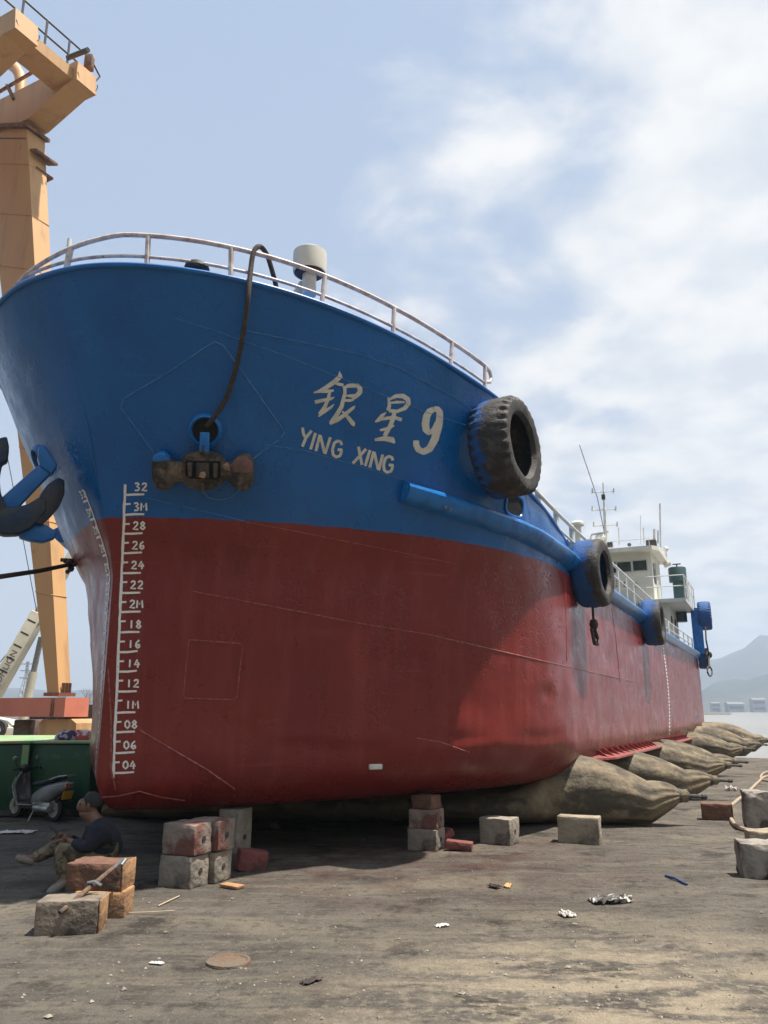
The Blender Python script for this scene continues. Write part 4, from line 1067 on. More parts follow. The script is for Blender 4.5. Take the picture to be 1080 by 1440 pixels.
def ground_material():
    m = bpy.data.materials.new('yard_ground'); m.use_nodes = True; nt = m.node_tree; N = nt.nodes; L = nt.links; b = N['Principled BSDF']
    tc = N.new('ShaderNodeTexCoord')
    def nz(sc, lo, hi, st=(1, 1, 1), det=8, rough=.62, rot=0.0):
        mp = N.new('ShaderNodeMapping'); mp.inputs['Scale'].default_value = st; mp.inputs['Rotation'].default_value = (0, 0, rot); L.new(tc.outputs['Object'], mp.inputs[0])
        n = N.new('ShaderNodeTexNoise'); n.inputs['Scale'].default_value = sc; n.inputs['Detail'].default_value = det; n.inputs['Roughness'].default_value = rough; L.new(mp.outputs[0], n.inputs['Vector'])
        r = N.new('ShaderNodeMapRange'); r.interpolation_type = 'SMOOTHSTEP'; r.inputs[1].default_value = lo; r.inputs[2].default_value = hi; L.new(n.outputs[0], r.inputs[0]); return r.outputs[0]
    def mx(f, a, c):
        x = N.new('ShaderNodeMix'); x.data_type = 'RGBA'; L.new(f, x.inputs[0])
        for i, v in ((6, a), (7, c)):
            if isinstance(v, tuple): x.inputs[i].default_value = (*v, 1)
            else: L.new(v, x.inputs[i])
        return x.outputs[2]
    def mul(a, c):
        x = N.new('ShaderNodeMath'); x.operation = 'MULTIPLY'
        for i, v in ((0, a), (1, c)):
            if isinstance(v, (int, float)): x.inputs[i].default_value = v
            else: L.new(v, x.inputs[i])
        return x.outputs[0]
    c = mx(nz(.55, .35, .65), (.088, .078, .067), (.130, .116, .099))
    c = mx(nz(2.6, .45, .7), c, (.070, .060, .052))
    c = mx(mul(nz(.9, .50, .64, (.55, 1.3, 1), rot=.5), .85), c, (.185, .160, .122))      # sandy patches
    c = mx(mul(nz(3.2, .48, .60, (.3, 1.8, 1), rot=.35), .6), c, (.165, .144, .115))      # drag marks
    c = mx(mul(nz(7.0, .52, .64, (.25, 2.2, 1), rot=-.2), .45), c, (.17, .147, .118))
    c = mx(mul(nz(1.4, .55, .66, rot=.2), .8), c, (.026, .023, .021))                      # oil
    c = mx(mul(nz(11, .52, .66), .6), c, (.050, .044, .039))
    c = mx(mul(nz(34, .58, .68), .8), c, (.20, .172, .138))
    c = mx(mul(nz(85, .56, .68), .55), c, (.030, .026, .023))
    c = mx(mul(nz(150, .64, .72), .5), c, (.22, .195, .16))
    # dark rust red patch, strongest around the keel blocks
    sp = N.new('ShaderNodeVectorMath'); sp.operation = 'DISTANCE'; L.new(tc.outputs['Object'], sp.inputs[0]); sp.inputs[1].default_value = (.4, 9.4, 0)
    r = N.new('ShaderNodeMapRange'); r.interpolation_type = 'SMOOTHSTEP'; r.inputs[1].default_value = 3.4; r.inputs[2].default_value = .6; L.new(sp.outputs['Value'], r.inputs[0])
    c = mx(mul(mul(r.outputs[0], nz(2.2, .35, .7)), .75), c, (.060, .024, .020))
    # one broad pale sandy spill, right foreground
    sp = N.new('ShaderNodeVectorMath'); sp.operation = 'DISTANCE'; L.new(tc.outputs['Object'], sp.inputs[0]); sp.inputs[1].default_value = (1.5, 4.6, 0)
    r = N.new('ShaderNodeMapRange'); r.interpolation_type = 'SMOOTHSTEP'; r.inputs[1].default_value = 2.6; r.inputs[2].default_value = .5; L.new(sp.outputs['Value'], r.inputs[0])
    c = mx(mul(mul(r.outputs[0], nz(2.0, .44, .58, (.5, 1.5, 1), rot=.2)), .95), c, (.30, .25, .18))
    c = mx(mul(mul(r.outputs[0], nz(13, .5, .6)), .5), c, (.34, .29, .22))
    L.new(c, b.inputs['Base Color']); b.inputs['Roughness'].default_value = .9; b.inputs['Specular IOR Level'].default_value = .25
    bp = N.new('ShaderNodeBump'); bp.inputs['Strength'].default_value = .9; bp.inputs['Distance'].default_value = .015
    h = N.new('ShaderNodeMath'); h.operation = 'ADD'; L.new(nz(22, .3, .8), h.inputs[0]); L.new(mul(nz(90, .4, .8), .5), h.inputs[1]); L.new(h.outputs[0], bp.inputs['Height']); L.new(bp.outputs[0], b.inputs['Normal'])
    return m
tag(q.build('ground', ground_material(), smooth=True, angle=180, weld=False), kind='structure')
def gz(px, py, up=0.0):
    p = at_z(px, py, 0.0); p = at_z(px, py, ground_h(p.x, p.y)); p.z = ground_h(p.x, p.y) + up; return p

q = MB(); q.add([(-2000, 14, -.32), (2000, 14, -.32), (2000, 2300, -.32), (-2000, 2300, -.32)], [(0, 1, 2, 3)])
wm = mat('sea_water', (.20, .19, .16), .22, (.26, .24, .20), .02, bump=.25, bscale=1.2, spec=.5)
tag(q.build('sea_water', wm, smooth=False), kind='structure')

def hills(name, dist, depth, prof, m, seed, rough):
    q = MB(); rows = []
    for j in range(9):
        k = j / 8; Y = dist + depth * k; row = []
        for i in range(220):
            px = -700 + 2600 * i / 219
            h = interp(prof, px) * math.sin(min(1, k * 1.15) * math.pi / 2) ** 0.9
            h = h * dist / FPX
            h *= 1 + rough * noise.fractal(Vector((px * .012, k * 2, seed)), 1.0, 2.1, 5) * (.35 + .65 * k)
            row.append(Vector(((px - 540) / FPX * dist * .97 * (1 + .25 * k), Y, max(-2, h - 1.0))))
        rows.append(row)
    q.grid(rows); return tag(q.build(name, m, angle=180), kind='structure')
hm = mat('far_hillside', (.035, .045, .042), .9, (.06, .068, .058), .01, .4, .6)
hills('far_hills', 1600, 450, [(-700, 40), (-300, 60), (-100, 50), (60, 32), (110, 38), (160, 30), (400, 40), (700, 40), (900, 72), (1000, 86), (1030, 93), (1060, 106), (1090, 122), (1200, 130), (1500, 130), (1900, 90)], hm, 3.0, .16)
hills('near_hills', 1050, 250, [(-700, 25), (-200, 30), (60, 16), (200, 14), (700, 10), (930, 12), (985, 30), (1005, 46), (1040, 50), (1080, 60), (1200, 85), (1500, 90), (1900, 60)], hm, 9.0, .3)
def sky_block_slope():                                  # unseen slope added behind the camera to block sky light and darken the bow
    q = MB(); rows = []
    for j in range(14):
        k = j / 13; row = []
        for i in range(90):
            a = R(150 + 240 * i / 89); r_ = 70 + 130 * k
            h = 62 * math.sin(k * math.pi / 2) * (1 + .3 * noise.fractal(Vector((a * 2.2, k * 2, 4)), 1, 2, 5)) * sstep(i, 0, 14) * (1 - sstep(i, 75, 89))
            row.append(Vector((r_ * math.cos(a), r_ * math.sin(a) + 10, h - .6)))
        rows.append(row)
    q.grid(rows); return tag(q.build('added_dark_slope', mat('sky_block_green', (.035, .05, .026), .95, (.07, .075, .04), .08, .4, .6, bump=1, bscale=.6), angle=180), kind='structure')
sky_block_slope()
M['farwall'] = mat('far_building_wall', (.26, .26, .25), .8, (.20, .20, .19), .2)
M['farroof'] = mat('far_building_roof', (.22, .20, .19), .8)
def far_house(px0, px1, ytop, Y, label, floors):
    a = at_y(px0, 997, Y); b = at_y(px1, 997, Y); zt = at_y((px0 + px1) / 2, ytop, Y).z; wdt = b.x - a.x
    o = thing('shore_building', label, 'building', T((a.x + b.x) / 2, Y, 0), 'buildings on the far shore')
    q = MB(); q.box((0, 0, zt / 2 - 1), (wdt, wdt * .6, zt + 2)); q.build('wall', M['farwall'], o, smooth=False)
    q = MB(); q.prism([(-wdt * .53, -wdt * .33, zt), (-wdt * .53, wdt * .33, zt), (-wdt * .53, 0, zt + wdt * .12)], (wdt * 1.06, 0, 0)); q.build('roof', M['farroof'], o, smooth=False)
    for f in range(floors):
        q = MB(); q.box((0, -wdt * .3 - .05, zt * (f + .55) / floors), (wdt * .86, .2, zt / floors * .35)); q.build('window_row', M['glass'], o, smooth=False)
far_house(1057, 1075, 984, 950, 'white low building on the far shore at the right edge', 2)
far_house(1022, 1044, 990, 960, 'long pale shed on the far shore beside the stern', 1)
far_house(1000, 1012, 989, 970, 'small pale house on the far shore nearest the ship', 2)

# ================================================================== BLOCKS
def concrete(name, c1, c2, c3, l3=.55): return mat(name, c1, .88, c2, 5, .4, .65, bump=.9, bscale=18, c3=c3, scale3=4, lo3=l3, hi3=l3 + .1)
M['conc'] = concrete('pale_concrete', (.30, .25, .185), (.21, .175, .13), (.12, .098, .075))
M['conc_grey'] = concrete('grey_concrete', (.26, .225, .185), (.19, .165, .135), (.10, .085, .07))
M['conc_red'] = concrete('red_stained_concrete', (.235, .19, .16), (.17, .13, .11), (.145, .062, .052), .46)
M['conc_rough'] = concrete('rough_concrete', (.28, .25, .215), (.15, .132, .115), (.07, .06, .054), .52)
M['wood_red'] = concrete('red_timber', (.125, .065, .045), (.19, .09, .055), (.075, .05, .042))
M['wood_orange'] = concrete('sawn_orange_timber', (.36, .205, .10), (.27, .145, .075), (.16, .10, .065))
M['brick'] = concrete('red_brick', (.20, .06, .055), (.14, .05, .045), (.07, .035, .03))
GB = 'ship blocks lying about under and beside the hull'
def block(px, py, size, deg, m, label, z0=None, seed=0, rough=.012, hole=True, endm=None, name='concrete_block', depth_up=True, pos=None, tilt=0.0):
    """(px, py) is the pixel of the middle of the front bottom edge on the ground"""
    g = gz(px, py) if pos is None else Vector(pos)
    rz = R(deg); f = Matrix.Rotation(rz, 3, 'Z') @ Vector((0, size[1] / 2, 0))
    z = g.z if z0 is None else z0
    c = g + f if pos is None else g
    o = thing(name, label, 'block', T(c.x, c.y, z - .006, rz) @ Matrix.Rotation(tilt, 4, 'Y'), GB)
    bm = bmesh.new(); bmesh.ops.create_cube(bm, size=1)
    for v in bm.verts: v.co = Vector((v.co.x * size[0], v.co.y * size[1], (v.co.z + .5) * size[2]))
    bmesh.ops.bevel(bm, geom=bm.edges[:], offset=.013, segments=2, affect='EDGES', profile=.55)
    bmesh.ops.subdivide_edges(bm, edges=[e for e in bm.edges if e.calc_length() > .08], cuts=7, use_grid_fill=True)
    for v in bm.verts:
        d = noise.noise_vector(v.co * 7 + Vector((seed * 3.7, seed, 0))) * rough + noise.noise_vector(v.co * 22 + Vector((seed, 5, 1))) * rough * .45
        e = noise.noise(v.co * 9 + Vector((seed, 9, 2)))
        corner = sum(abs(abs(v.co[i] - (size[2] / 2 if i == 2 else 0)) - size[i] / 2) < .03 for i in range(3))
        if corner >= 2 and e > .05: v.co -= (v.co - Vector((0, 0, size[2] / 2))).normalized() * e * rough * 2.2
        v.co += d * .6
    bm.verts.index_update(); q = MB(); q.add([v.co for v in bm.verts], [[v.index for v in fc.verts] for fc in bm.faces]); bm.free()
    b = q.build('body', m, o, angle=50)
    if hole:
        q = MB(); mt = Matrix.Translation((size[0] / 2 + .001, 0, size[2] * .5)) @ Matrix.Rotation(R(90), 4, 'Y')
        q.lathe([(.026, -.012), (.027, .005), (.001, .0055)], 14, mt); q.jitter(.006, 30, seed); q.build('lifting_hole', M['dark'], b)
    if endm:
        q = MB(); q.box((size[0] / 2 + .008, 0, size[2] / 2), (.012, size[1] * .97, size[2] * .98), None, .004); q.jitter(.004, 14, seed); q.build('sawn_end', endm, o)
    return o
block(91, 1316, (.44, .26, .235), 6, concrete('grimy_brown_concrete', (.20, .165, .13), (.13, .108, .086), (.075, .062, .05)), 'weathered block with sawn orange end, nearest to the camera', seed=1, hole=False, endm=M['wood_orange'], name='timber_block', rough=.008)
tb = block(138, 1292, (.40, .26, .20), 2, M['wood_orange'], 'yellowish timber block beneath the red one, beside the seated man', seed=2, hole=False, name='timber_block', rough=.008)
zt = tb.matrix_world.translation.z + .20
block(0, 0, (.44, .30, .21), -3, M['wood_red'], 'red painted timber block with orange end, lying on the yellowish one', seed=3, hole=False, endm=M['wood_orange'], name='timber_block', pos=tb.matrix_world.translation + Vector((-.06, .04, 0)), z0=zt, rough=.012)
# cribbing of four blocks under the bow
def crib(px, py, sz, deg, labels, mats, dx):
    base = gz(px, py); rz = R(deg)
    e = Matrix.Rotation(rz, 3, 'Z') @ Vector((0, 1, 0)); u = Matrix.Rotation(rz, 3, 'Z') @ Vector((1, 0, 0)); c0 = base + e * sz[1] / 2
    for k in range(4):
        row, lay = k % 2, k // 2
        c = c0 + e * (sz[1] + .02) * row + u * (.05 * row + (.02 if lay else 0))
        block(0, 0, sz, deg + (1.5 if lay else 0), mats[k], labels[k], z0=c0.z + lay * (sz[2] + .004), seed=10 + k, pos=c, rough=.01)
crib(244, 1249, (.37, .27, .275), -25, ['grey concrete block, front bottom one of the four block stack by the bow', 'grey concrete block, rear bottom one of the four block stack by the bow',
     'red stained concrete block, front top one of the four block stack', 'red stained concrete block, rear top one of the four block stack'], [M['conc_grey'], M['conc_grey'], M['conc_red'], M['conc_red']], 0)
block(318, 1218, (.24, .3, .56), -20, M['conc_grey'], 'upright grey block standing in the dark behind the four block stack', seed=15, hole=True)
block(354, 1226, (.30, .2, .2), 20, M['brick'], 'dull pink block lying alone right of the four block stack', seed=16, hole=False, tilt=R(8))
s1 = block(593, 1196, (.36, .30, .24), -26, M['conc_grey'], 'bottom grey block of the three block pillar under the keel', seed=17)
p1 = s1.matrix_world.translation
block(0, 0, (.35, .30, .21), -20, M['conc_red'], 'middle stained block of the three block pillar under the keel', seed=18, pos=p1, z0=p1.z + .243)
block(0, 0, (.28, .26, .15), -30, M['wood_red'], 'top reddish timber of the three block pillar under the keel', seed=19, pos=p1, z0=p1.z + .455, hole=False, name='timber_block')
block(696, 1188, (.40, .30, .30), -31, M['conc_grey'], 'lone grey block with a hole in its end, near the nearest airbag', seed=20)
block(814, 1187, (.50, .22, .315), -22, M['conc'], 'pale tan lone block standing clear in the sun before the nearest airbag', seed=21, hole=False, rough=.008)
block(1009, 1154, (.42, .26, .24), -20, M['wood_red'], 'reddish brown timber block behind the tan hose at the right', seed=22, hole=False, endm=M['wood_orange'], name='timber_block')
block(1070, 1168, (.34, .3, .50), -15, M['conc_rough'], 'dark rough standing concrete lump at the right edge', seed=23, hole=False, rough=.03)
block(1078, 1192, (.36, .25, .18), -10, M['conc'], 'low pale slab between the two rough lumps at the right edge', seed=24, hole=False, rough=.02)
block(1078, 1237, (.40, .34, .33), -12, M['conc_rough'], 'pale broken concrete lump nearest the camera at the right edge', seed=25, hole=True, rough=.028)
# broken red bricks by the pillar
for i, (x, y, dg, l) in enumerate(((622, 1190, 30, 'leaning piece of red brick against the pillar foot'), (646, 1196, -12, 'flat red brick lying right of the pillar'))):
    g = gz(x, y); o = thing('red_brick', l, 'brick', T(g.x, g.y, g.z, R(dg)))
    q = MB(); q.box((0, 0, .06 + .03 * (1 - i)), (.30, .13, .09), Matrix.Rotation(R(-28 if i == 0 else 3), 3, 'Y'), .012); q.jitter(.01, 9, i); q.build('body', M['brick'], o)
    q = MB(); q.box((.03, .06, .03), (.2, .15, .05), Matrix.Rotation(R(24), 3, 'Z'), .01); q.jitter(.012, 12, i + 4); q.build('chip', M['brick'], o)
# hooked iron bar resting across the near blocks
g0 = gz(91, 1316); pA = at_y(87, 1281, g0.y - .03)
pB = at_y(160, 1220, tb.matrix_world.translation.y - .20)
q = MB(); d = (pB - pA); q.tube([pA - d * .04, pA + d * .5, pB], [.017, .019, .017], 8); bar = q.build('lashing_bar', M['rust']); tag(bar, 'iron bar with hooked bright end leaning across the two near timber blocks', 'iron bar')
q = MB(); q.tube([pB - d * .08, pB + d * .08, pB + d * .14 + Vector((.03, 0, .02)), pB + d * .10 + Vector((.055, 0, .03)), pB + d * .03 + Vector((.05, 0, .01))], .014, 7); q.build('hook', M['steel'], bar)
q = MB(); m_ = pA + d * .58; q.tube([m_ + Vector((-.05, 0, -.05)), m_ + Vector((-.03, -.02, .02)), m_ + Vector((.02, -.03, .03)), m_ + Vector((.07, -.02, .0))], .012, 7); q.build('clip', M['steel'], bar)

# hoses on the right
def hose(pix, r, m, label, up=None):
    pts = []
    for i, p in enumerate(pix):
        z = p[2] if len(p) > 2 else 0
        g = gz(p[0], p[1]); 
        if z: g = at_y(p[0], p[1], gz(*p[3:5]).y if len(p) > 3 else g.y); 
        else: g.z += r * .8
        pts.append(g)
    q = MB(); q.tube(spline(pts, 8), r, 7); return tag(q.build('air_hose', m), label, 'hose')
M['hose'] = mat('tan_hose', (.34, .27, .19), .7, (.24, .18, .13), 12)
hose([(1125, 1096), (1080, 1093), (1066, 1102), (1060, 1108), (1052, 1116), (1034, 1130), (1026, 1140), (1030, 1158), (1042, 1168), (1062, 1172), (1085, 1170)], .030, M['hose'], 'tan air hose snaking between the blocks at the right')
hose([(1130, 1104), (1082, 1100), (1070, 1096), (1075, 1088), (1095, 1085)], .026, M['hose'], 'thin pale hose curling in from the right edge')

# ================================================================== LITTER
def crumple(name, px, py, sx, sy, h, m, label, cat, seed, n=16):
    g = gz(px, py); q = MB()
    rows = []
    for i in range(n + 1):
        row = []
        for k in range(n + 1):
            u, v = i / n - .5, k / n - .5
            nn = noise.noise(Vector((u * 6 + seed, v * 6, seed))); n2 = noise.noise(Vector((u * 14, v * 14 + seed, 3)))
            z = h * (.45 + .8 * nn + .35 * n2) * (1 - .3 * (abs(u) + abs(v)))
            row.append(Vector((u * sx + .12 * sx * nn, v * sy + .16 * sy * n2, max(.002, z + .006))))
        rows.append(row)
    q.grid(rows); o = q.build(name, m, angle=25); o.location = g; o.rotation_euler.z = seed
    md_ = o.modifiers.new('thickness', 'SOLIDIFY'); md_.thickness = .003
    return tag(o, label, cat)
M['foil'] = mat('dark_plastic_film', (.06, .055, .05), .4, (.45, .43, .40), 12, .52, .6)
M['card'] = mat('orange_card', (.50, .28, .12), .8, (.40, .20, .08), 8)
M['paper'] = mat('white_scrap', (.70, .68, .64), .7, (.5, .45, .4), 12)
crumple('plastic_wrapper', 860, 1270, .34, .14, .07, M['foil'], 'crumpled dark and silver plastic wrapper on the open ground', 'litter', 0.2)
crumple('cardboard_scrap', 714, 1247, .15, .06, .02, M['card'], 'small orange cardboard scrap with a dark corner below the lone grey block', 'litter', 1.3)
crumple('rag_scrap', 696, 1249, .12, .07, .03, M['rope'], 'dark rag beside the small orange cardboard scrap', 'litter', 2.2)
crumple('paper_scrap', 622, 1304, .10, .05, .02, M['paper'], 'small white scrap alone on the bare ground in the middle', 'litter', .4)
crumple('paper_scrap', 220, 1356, .09, .04, .012, M['paper'], 'white flake left of the rusty lid', 'litter', 2.9)
crumple('leaf_scrap', 438, 1381, .14, .06, .02, M['rope'], 'dark leaf scrap lying right of the rusty lid', 'litter', .9)
crumple('plastic_sheet', 20, 1172, .5, .22, .03, M['paper'], 'pale torn plastic sheet on the ground before the scooter', 'litter', .1)
g = gz(326, 1249); o = thing('timber_offcut', 'short orange timber offcut beside the four block stack', 'wood', T(g.x, g.y, g.z, R(-35)))
q = MB(); q.box((0, 0, .02), (.22, .10, .025), None, .004); q.jitter(.004, 12, 1); q.build('board', M['wood_orange'], o)
g = gz(952, 1239); q = MB(); b2 = gz(936, 1233, .01); c2 = gz(966, 1246, .01); q.tube([b2, (b2 + c2) / 2 + Vector((0, .02, .012)), c2], .012, 6); tag(q.build('blue_strap', mat('blue_strap', (.02, .06, .16), .5)), 'short dark blue strap lying on the ground at right', 'strap')
q = MB(); g = gz(321, 1354, .0); q.lathe([(.001, .004), (.115, .004), (.126, .014), (.14, .013), (.143, .0)], 28, T(g.x, g.y, g.z + .004)); q.jitter(.004, 5, 2)
tag(q.build('rusty_lid', mat('rusty_lid', (.13, .105, .08), .9, (.16, .085, .045), 8, bump=.8, c3=(.10, .085, .07), scale3=4)), 'round rusty lid half buried in the foreground', 'lid')
for i, (a, b, l) in enumerate((((222, 1276), (252, 1262), 'pale bent twig below the four block stack'), ((165, 1286), (245, 1283), 'thin straw lying right of the near blocks'))):
    A_, B_ = gz(*a, .01), gz(*b, .012); q = MB(); q.tube([A_, (A_ + B_) / 2 + Vector((0, -.03, .004)), B_], .006 if i == 0 else .004, 5); tag(q.build('twig', mat('pale_twig%d' % i, (.42, .34, .25), .8)), l, 'twig')
crumple('lime_lump', 797, 1288, .13, .10, .04, mat('white_lime', (.5, .47, .42), .9, (.3, .27, .24), 20), 'little heap of white lime crumbs below the pale tan block', 'rubble', 1.8)
crumple('plastic_bottle', 1029, 1112, .22, .12, .10, M['paper'], 'white and purple crumpled plastic bag near the third airbag', 'litter', 2.4)
crumple('paper_scrap', 386, 1166, .26, .08, .10, M['conc_grey'], 'grey scrap in the dark under the keel behind the stack', 'litter', 2.0)
# pebbles and crumbs: beyond counting
q = MB(); rnd = random.Random(11)
for i in range(3400):
    if i < 2200: x, y = rnd.uniform(-5, 8), 3.0 + 15 * rnd.random() ** 1.7
    else: x, y = rnd.gauss(1.0, 1.6), rnd.gauss(5.2, .8)
    r = .003 + .011 * rnd.random() ** 3.5 + (.014 if rnd.random() < .010 else 0)
    c = Vector((x, y, ground_h(x, y) + r * .25)); vs = []
    for k in ((1, 0, 0), (-1, 0, 0), (0, 1, 0), (0, -1, 0), (0, 0, .7), (0, 0, -.7)):
        vs.append(c + Vector(k) * r * rnd.uniform(.6, 1.4))
    q.add(vs, [(0, 2, 4), (2, 1, 4), (1, 3, 4), (3, 0, 4), (2, 0, 5), (1, 2, 5), (3, 1, 5), (0, 3, 5)])
tag(q.build('pebbles', mat('pebble', (.15, .128, .105), .9, (.30, .265, .22), 60, .45, .55), smooth=False, weld=False), 'loose pebbles and concrete crumbs strewn over the yard', 'pebbles', kind='stuff')

# ================================================================== THE SEATED MAN
def skin_mesh(name, nodes, edges, m, parent, root, sub=2):
    me = bpy.data.meshes.new(name); bm = bmesh.new(); lay = bm.verts.layers.skin.verify(); ix = {}
    for k, (p, r) in nodes.items():
        v = bm.verts.new(p); r = r if isinstance(r, tuple) else (r, r)
        v[lay].radius = r; v[lay].use_root = (k == root); ix[k] = v
    for a, b in edges: bm.edges.new((ix[a], ix[b]))
    bm.to_mesh(me); bm.free(); me.materials.append(m)
    o = bpy.data.objects.new(name, me); col.objects.link(o); o.parent = parent
    s = o.modifiers.new('skin', 'SKIN'); s.use_smooth_shade = True
    d = o.modifiers.new('subdivision', 'SUBSURF'); d.levels = sub; d.render_levels = sub
    return o
def seated_man():
    Y0 = 7.95; base = gz(135, 1232); base.y = Y0
    o = thing('person', 'man in navy jacket and camouflage trousers sitting cross legged under the bow', 'person', T(at_y(142, 1215, Y0).x, Y0, 0))
    inv = o.matrix_world.inverted(); J = lambda x, y, dy=0.0: inv @ at_y(x, y, Y0 + dy)
    skin = mat('skin', (.17, .085, .055), .6, (.12, .06, .042), 9)
    navy = mat('navy_cloth', (.008, .011, .020), .9, (.014, .017, .028), 14, bump=.8, bscale=16)
    camo = mat('camouflage_cloth', (.14, .115, .07), .95, (.055, .048, .03), 11, .46, .54, bump=.8, bscale=16, c3=(.19, .16, .11), scale3=14, lo3=.55, hi3=.62)
    shoe = mat('pale_shoe', (.20, .18, .15), .8, (.12, .105, .09), 12); hairm = mat('black_hair', (.012, .010, .010), .7, bump=.6, bscale=70)
    n = {'pel': (J(143, 1205), .115), 'sp1': (J(149, 1188), .12), 'sp2': (J(147, 1171), .12), 'nk0': (J(138, 1158), .07), 'nk1': (J(131, 1150), .058),
         'hd0': (J(124, 1143), (.072, .082)), 'hd1': (J(122, 1131), (.082, .10)), 'hd2': (J(124, 1119), (.070, .084)),
         'jaw': (J(116, 1146), (.040, .045)), 'nose': (J(109.5, 1136), .014),
         'shL': (J(140, 1166, -.17), .055), 'elL': (J(124, 1194, -.22), .048), 'wrL': (J(100, 1184, -.12), .032),
         'shR': (J(137, 1164, .19), .055), 'elR': (J(116, 1190, .20), .048), 'wrR': (J(94, 1178, .05), .032),
         'hpL': (J(142, 1208, -.09), .085), 'knL': (J(84, 1193, -.13), .062), 'anL': (J(90, 1238, -.20), .040), 'toL': (J(70, 1255, -.28), .032),
         'hpR': (J(142, 1206, .10), .085), 'knR': (J(88, 1186, .10), .062), 'anR': (J(45, 1209, -.02), .040), 'toR': (J(26, 1206, -.06), .032)}
    e = [('pel', 'sp1'), ('sp1', 'sp2'), ('sp2', 'nk0'), ('nk0', 'nk1'), ('nk1', 'hd0'), ('hd0', 'hd1'), ('hd1', 'hd2'), ('hd0', 'jaw'), ('hd1', 'nose'),
         ('sp2', 'shL'), ('shL', 'elL'), ('elL', 'wrL'), ('sp2', 'shR'), ('shR', 'elR'), ('elR', 'wrR'),
         ('pel', 'hpL'), ('hpL', 'knL'), ('knL', 'anL'), ('anL', 'toL'), ('pel', 'hpR'), ('hpR', 'knR'), ('knR', 'anR'), ('anR', 'toR')]
    for s, w_, dx in (('L', 'wrL', -1), ('R', 'wrR', -1)):
        w = n[w_][0]; pm = w + Vector((-.07, .02, .012)); n['pm' + s] = (pm, (.034, .020)); e.append((w_, 'pm' + s))
        for f in range(4):
            a = pm + Vector((-.035 - .004 * (f % 3), -.026 + .018 * f, .004)); b = a + Vector((-.030, 0, -.012)); c_ = b + Vector((-.012, .002, -.026))
            n['f%s%da' % (s, f)] = (a, .0095); n['f%s%db' % (s, f)] = (b, .0085); n['f%s%dc' % (s, f)] = (c_, .0075)
            e += [('pm' + s, 'f%s%da' % (s, f)), ('f%s%da' % (s, f), 'f%s%db' % (s, f)), ('f%s%db' % (s, f), 'f%s%dc' % (s, f))]
        a = w + Vector((-.045, -.035, .03)); b = a + Vector((-.032, .004, .016)); n['t%sa' % s] = (a, .0105); n['t%sb' % s] = (b, .009); e += [('pm' + s, 't%sa' % s), ('t%sa' % s, 't%sb' % s)]
    body = skin_mesh('body', n, e, skin, o, 'pel')
    g = lambda k, r: (n[k][0], r)
    j = {'pel': g('pel', .185), 'sp1': g('sp1', .185), 'sp2': g('sp2', .18), 'nk0': g('nk0', .10), 'shL': g('shL', .10), 'elL': g('elL', .064), 'wrL': (n['wrL'][0].lerp(n['elL'][0], .06), .047),
         'shR': g('shR', .10), 'elR': g('elR', .064), 'wrR': (n['wrR'][0].lerp(n['elR'][0], .06), .047)}
    skin_mesh('jacket', j, [('pel', 'sp1'), ('sp1', 'sp2'), ('sp2', 'nk0'), ('sp2', 'shL'), ('shL', 'elL'), ('elL', 'wrL'), ('sp2', 'shR'), ('shR', 'elR'), ('elR', 'wrR')], navy, o, 'pel')
    t = {'pel': g('pel', .15), 'hpL': g('hpL', .115), 'mL': ((n['hpL'][0] + n['knL'][0]) / 2, .098), 'knL': g('knL', .082), 'anL': g('anL', .058), 'hpR': g('hpR', .115), 'mR': ((n['hpR'][0] + n['knR'][0]) / 2, .098), 'knR': g('knR', .082), 'anR': g('anR', .055)}
    skin_mesh('trousers', t, [('pel', 'hpL'), ('hpL', 'mL'), ('mL', 'knL'), ('knL', 'anL'), ('pel', 'hpR'), ('hpR', 'mR'), ('mR', 'knR'), ('knR', 'anR')], camo, o, 'pel')
    for s in 'LR':
        a, b = n['an' + s][0], n['to' + s][0]; d = (b - a).normalized()
        skin_mesh('shoe', {'h': (a - d * .03 + Vector((0, 0, -.015)), .046), 'm': (a.lerp(b, .55) + Vector((0, 0, -.008)), (.046, .042)), 't': (b + d * .03, .036)}, [('h', 'm'), ('m', 't')], shoe, o, 'm')
    q = MB(); rows = []
    c = J(125.5, 1128); 
    for i in range(9):
        th = R(108) * i / 8; rows.append([c + Vector((.086 * math.sin(th) * math.cos(2 * math.pi * k / 18) * 1.02, .076 * math.sin(th) * math.sin(2 * math.pi * k / 18), .100 * math.cos(th))) + Vector((.020 + .012 * math.sin(th), 0, 0)) for k in range(18)])
    q.grid(rows, True); q.jitter(.004, 30); q.build('hair', hairm, o)
    for dy in (-.034, .034):
        q = MB(); q.ball(J(113, 1131, dy - (.03 if dy < 0 else -.03)), .009, 6); q.build('eye', M['black'], o)
    q = MB(); q.ball(J(124, 1134, -.088), .024, 8, (.7, .4, 1.3)); q.build('ear', skin, o)
    q = MB(); q.box(J(112.5, 1146.5, -.01), (.008, .045, .006), None, .002); q.build('mouth', mat('lip', (.16, .06, .05), .6), o)
    # phone held in front
    h = o.matrix_world @ (n['pmR'][0] + Vector((-.05, 0, .035)))
    ph = thing('phone', 'black phone held in the seated man\'s hand', 'phone', Matrix.Translation(h) @ Matrix.Rotation(R(40), 4, 'Y'))
    q = MB(); q.box((0, 0, 0), (.15, .07, .010), None, .003); q.build('case', M['dark'], ph)
    # low seat
    p = at_y(146, 1222, Y0)
    st = thing('low_stool', 'low dark timber the seated man sits on', 'stool', T(p.x, p.y, ground_h(p.x, p.y) - .005, R(8)))
    q = MB(); ht = max(.08, p.z - .10 - ground_h(p.x, p.y)); q.box((0, 0, ht * .86), (.36, .30, ht * .28), None, .012); q.build('seat', M['wood_red'], st)
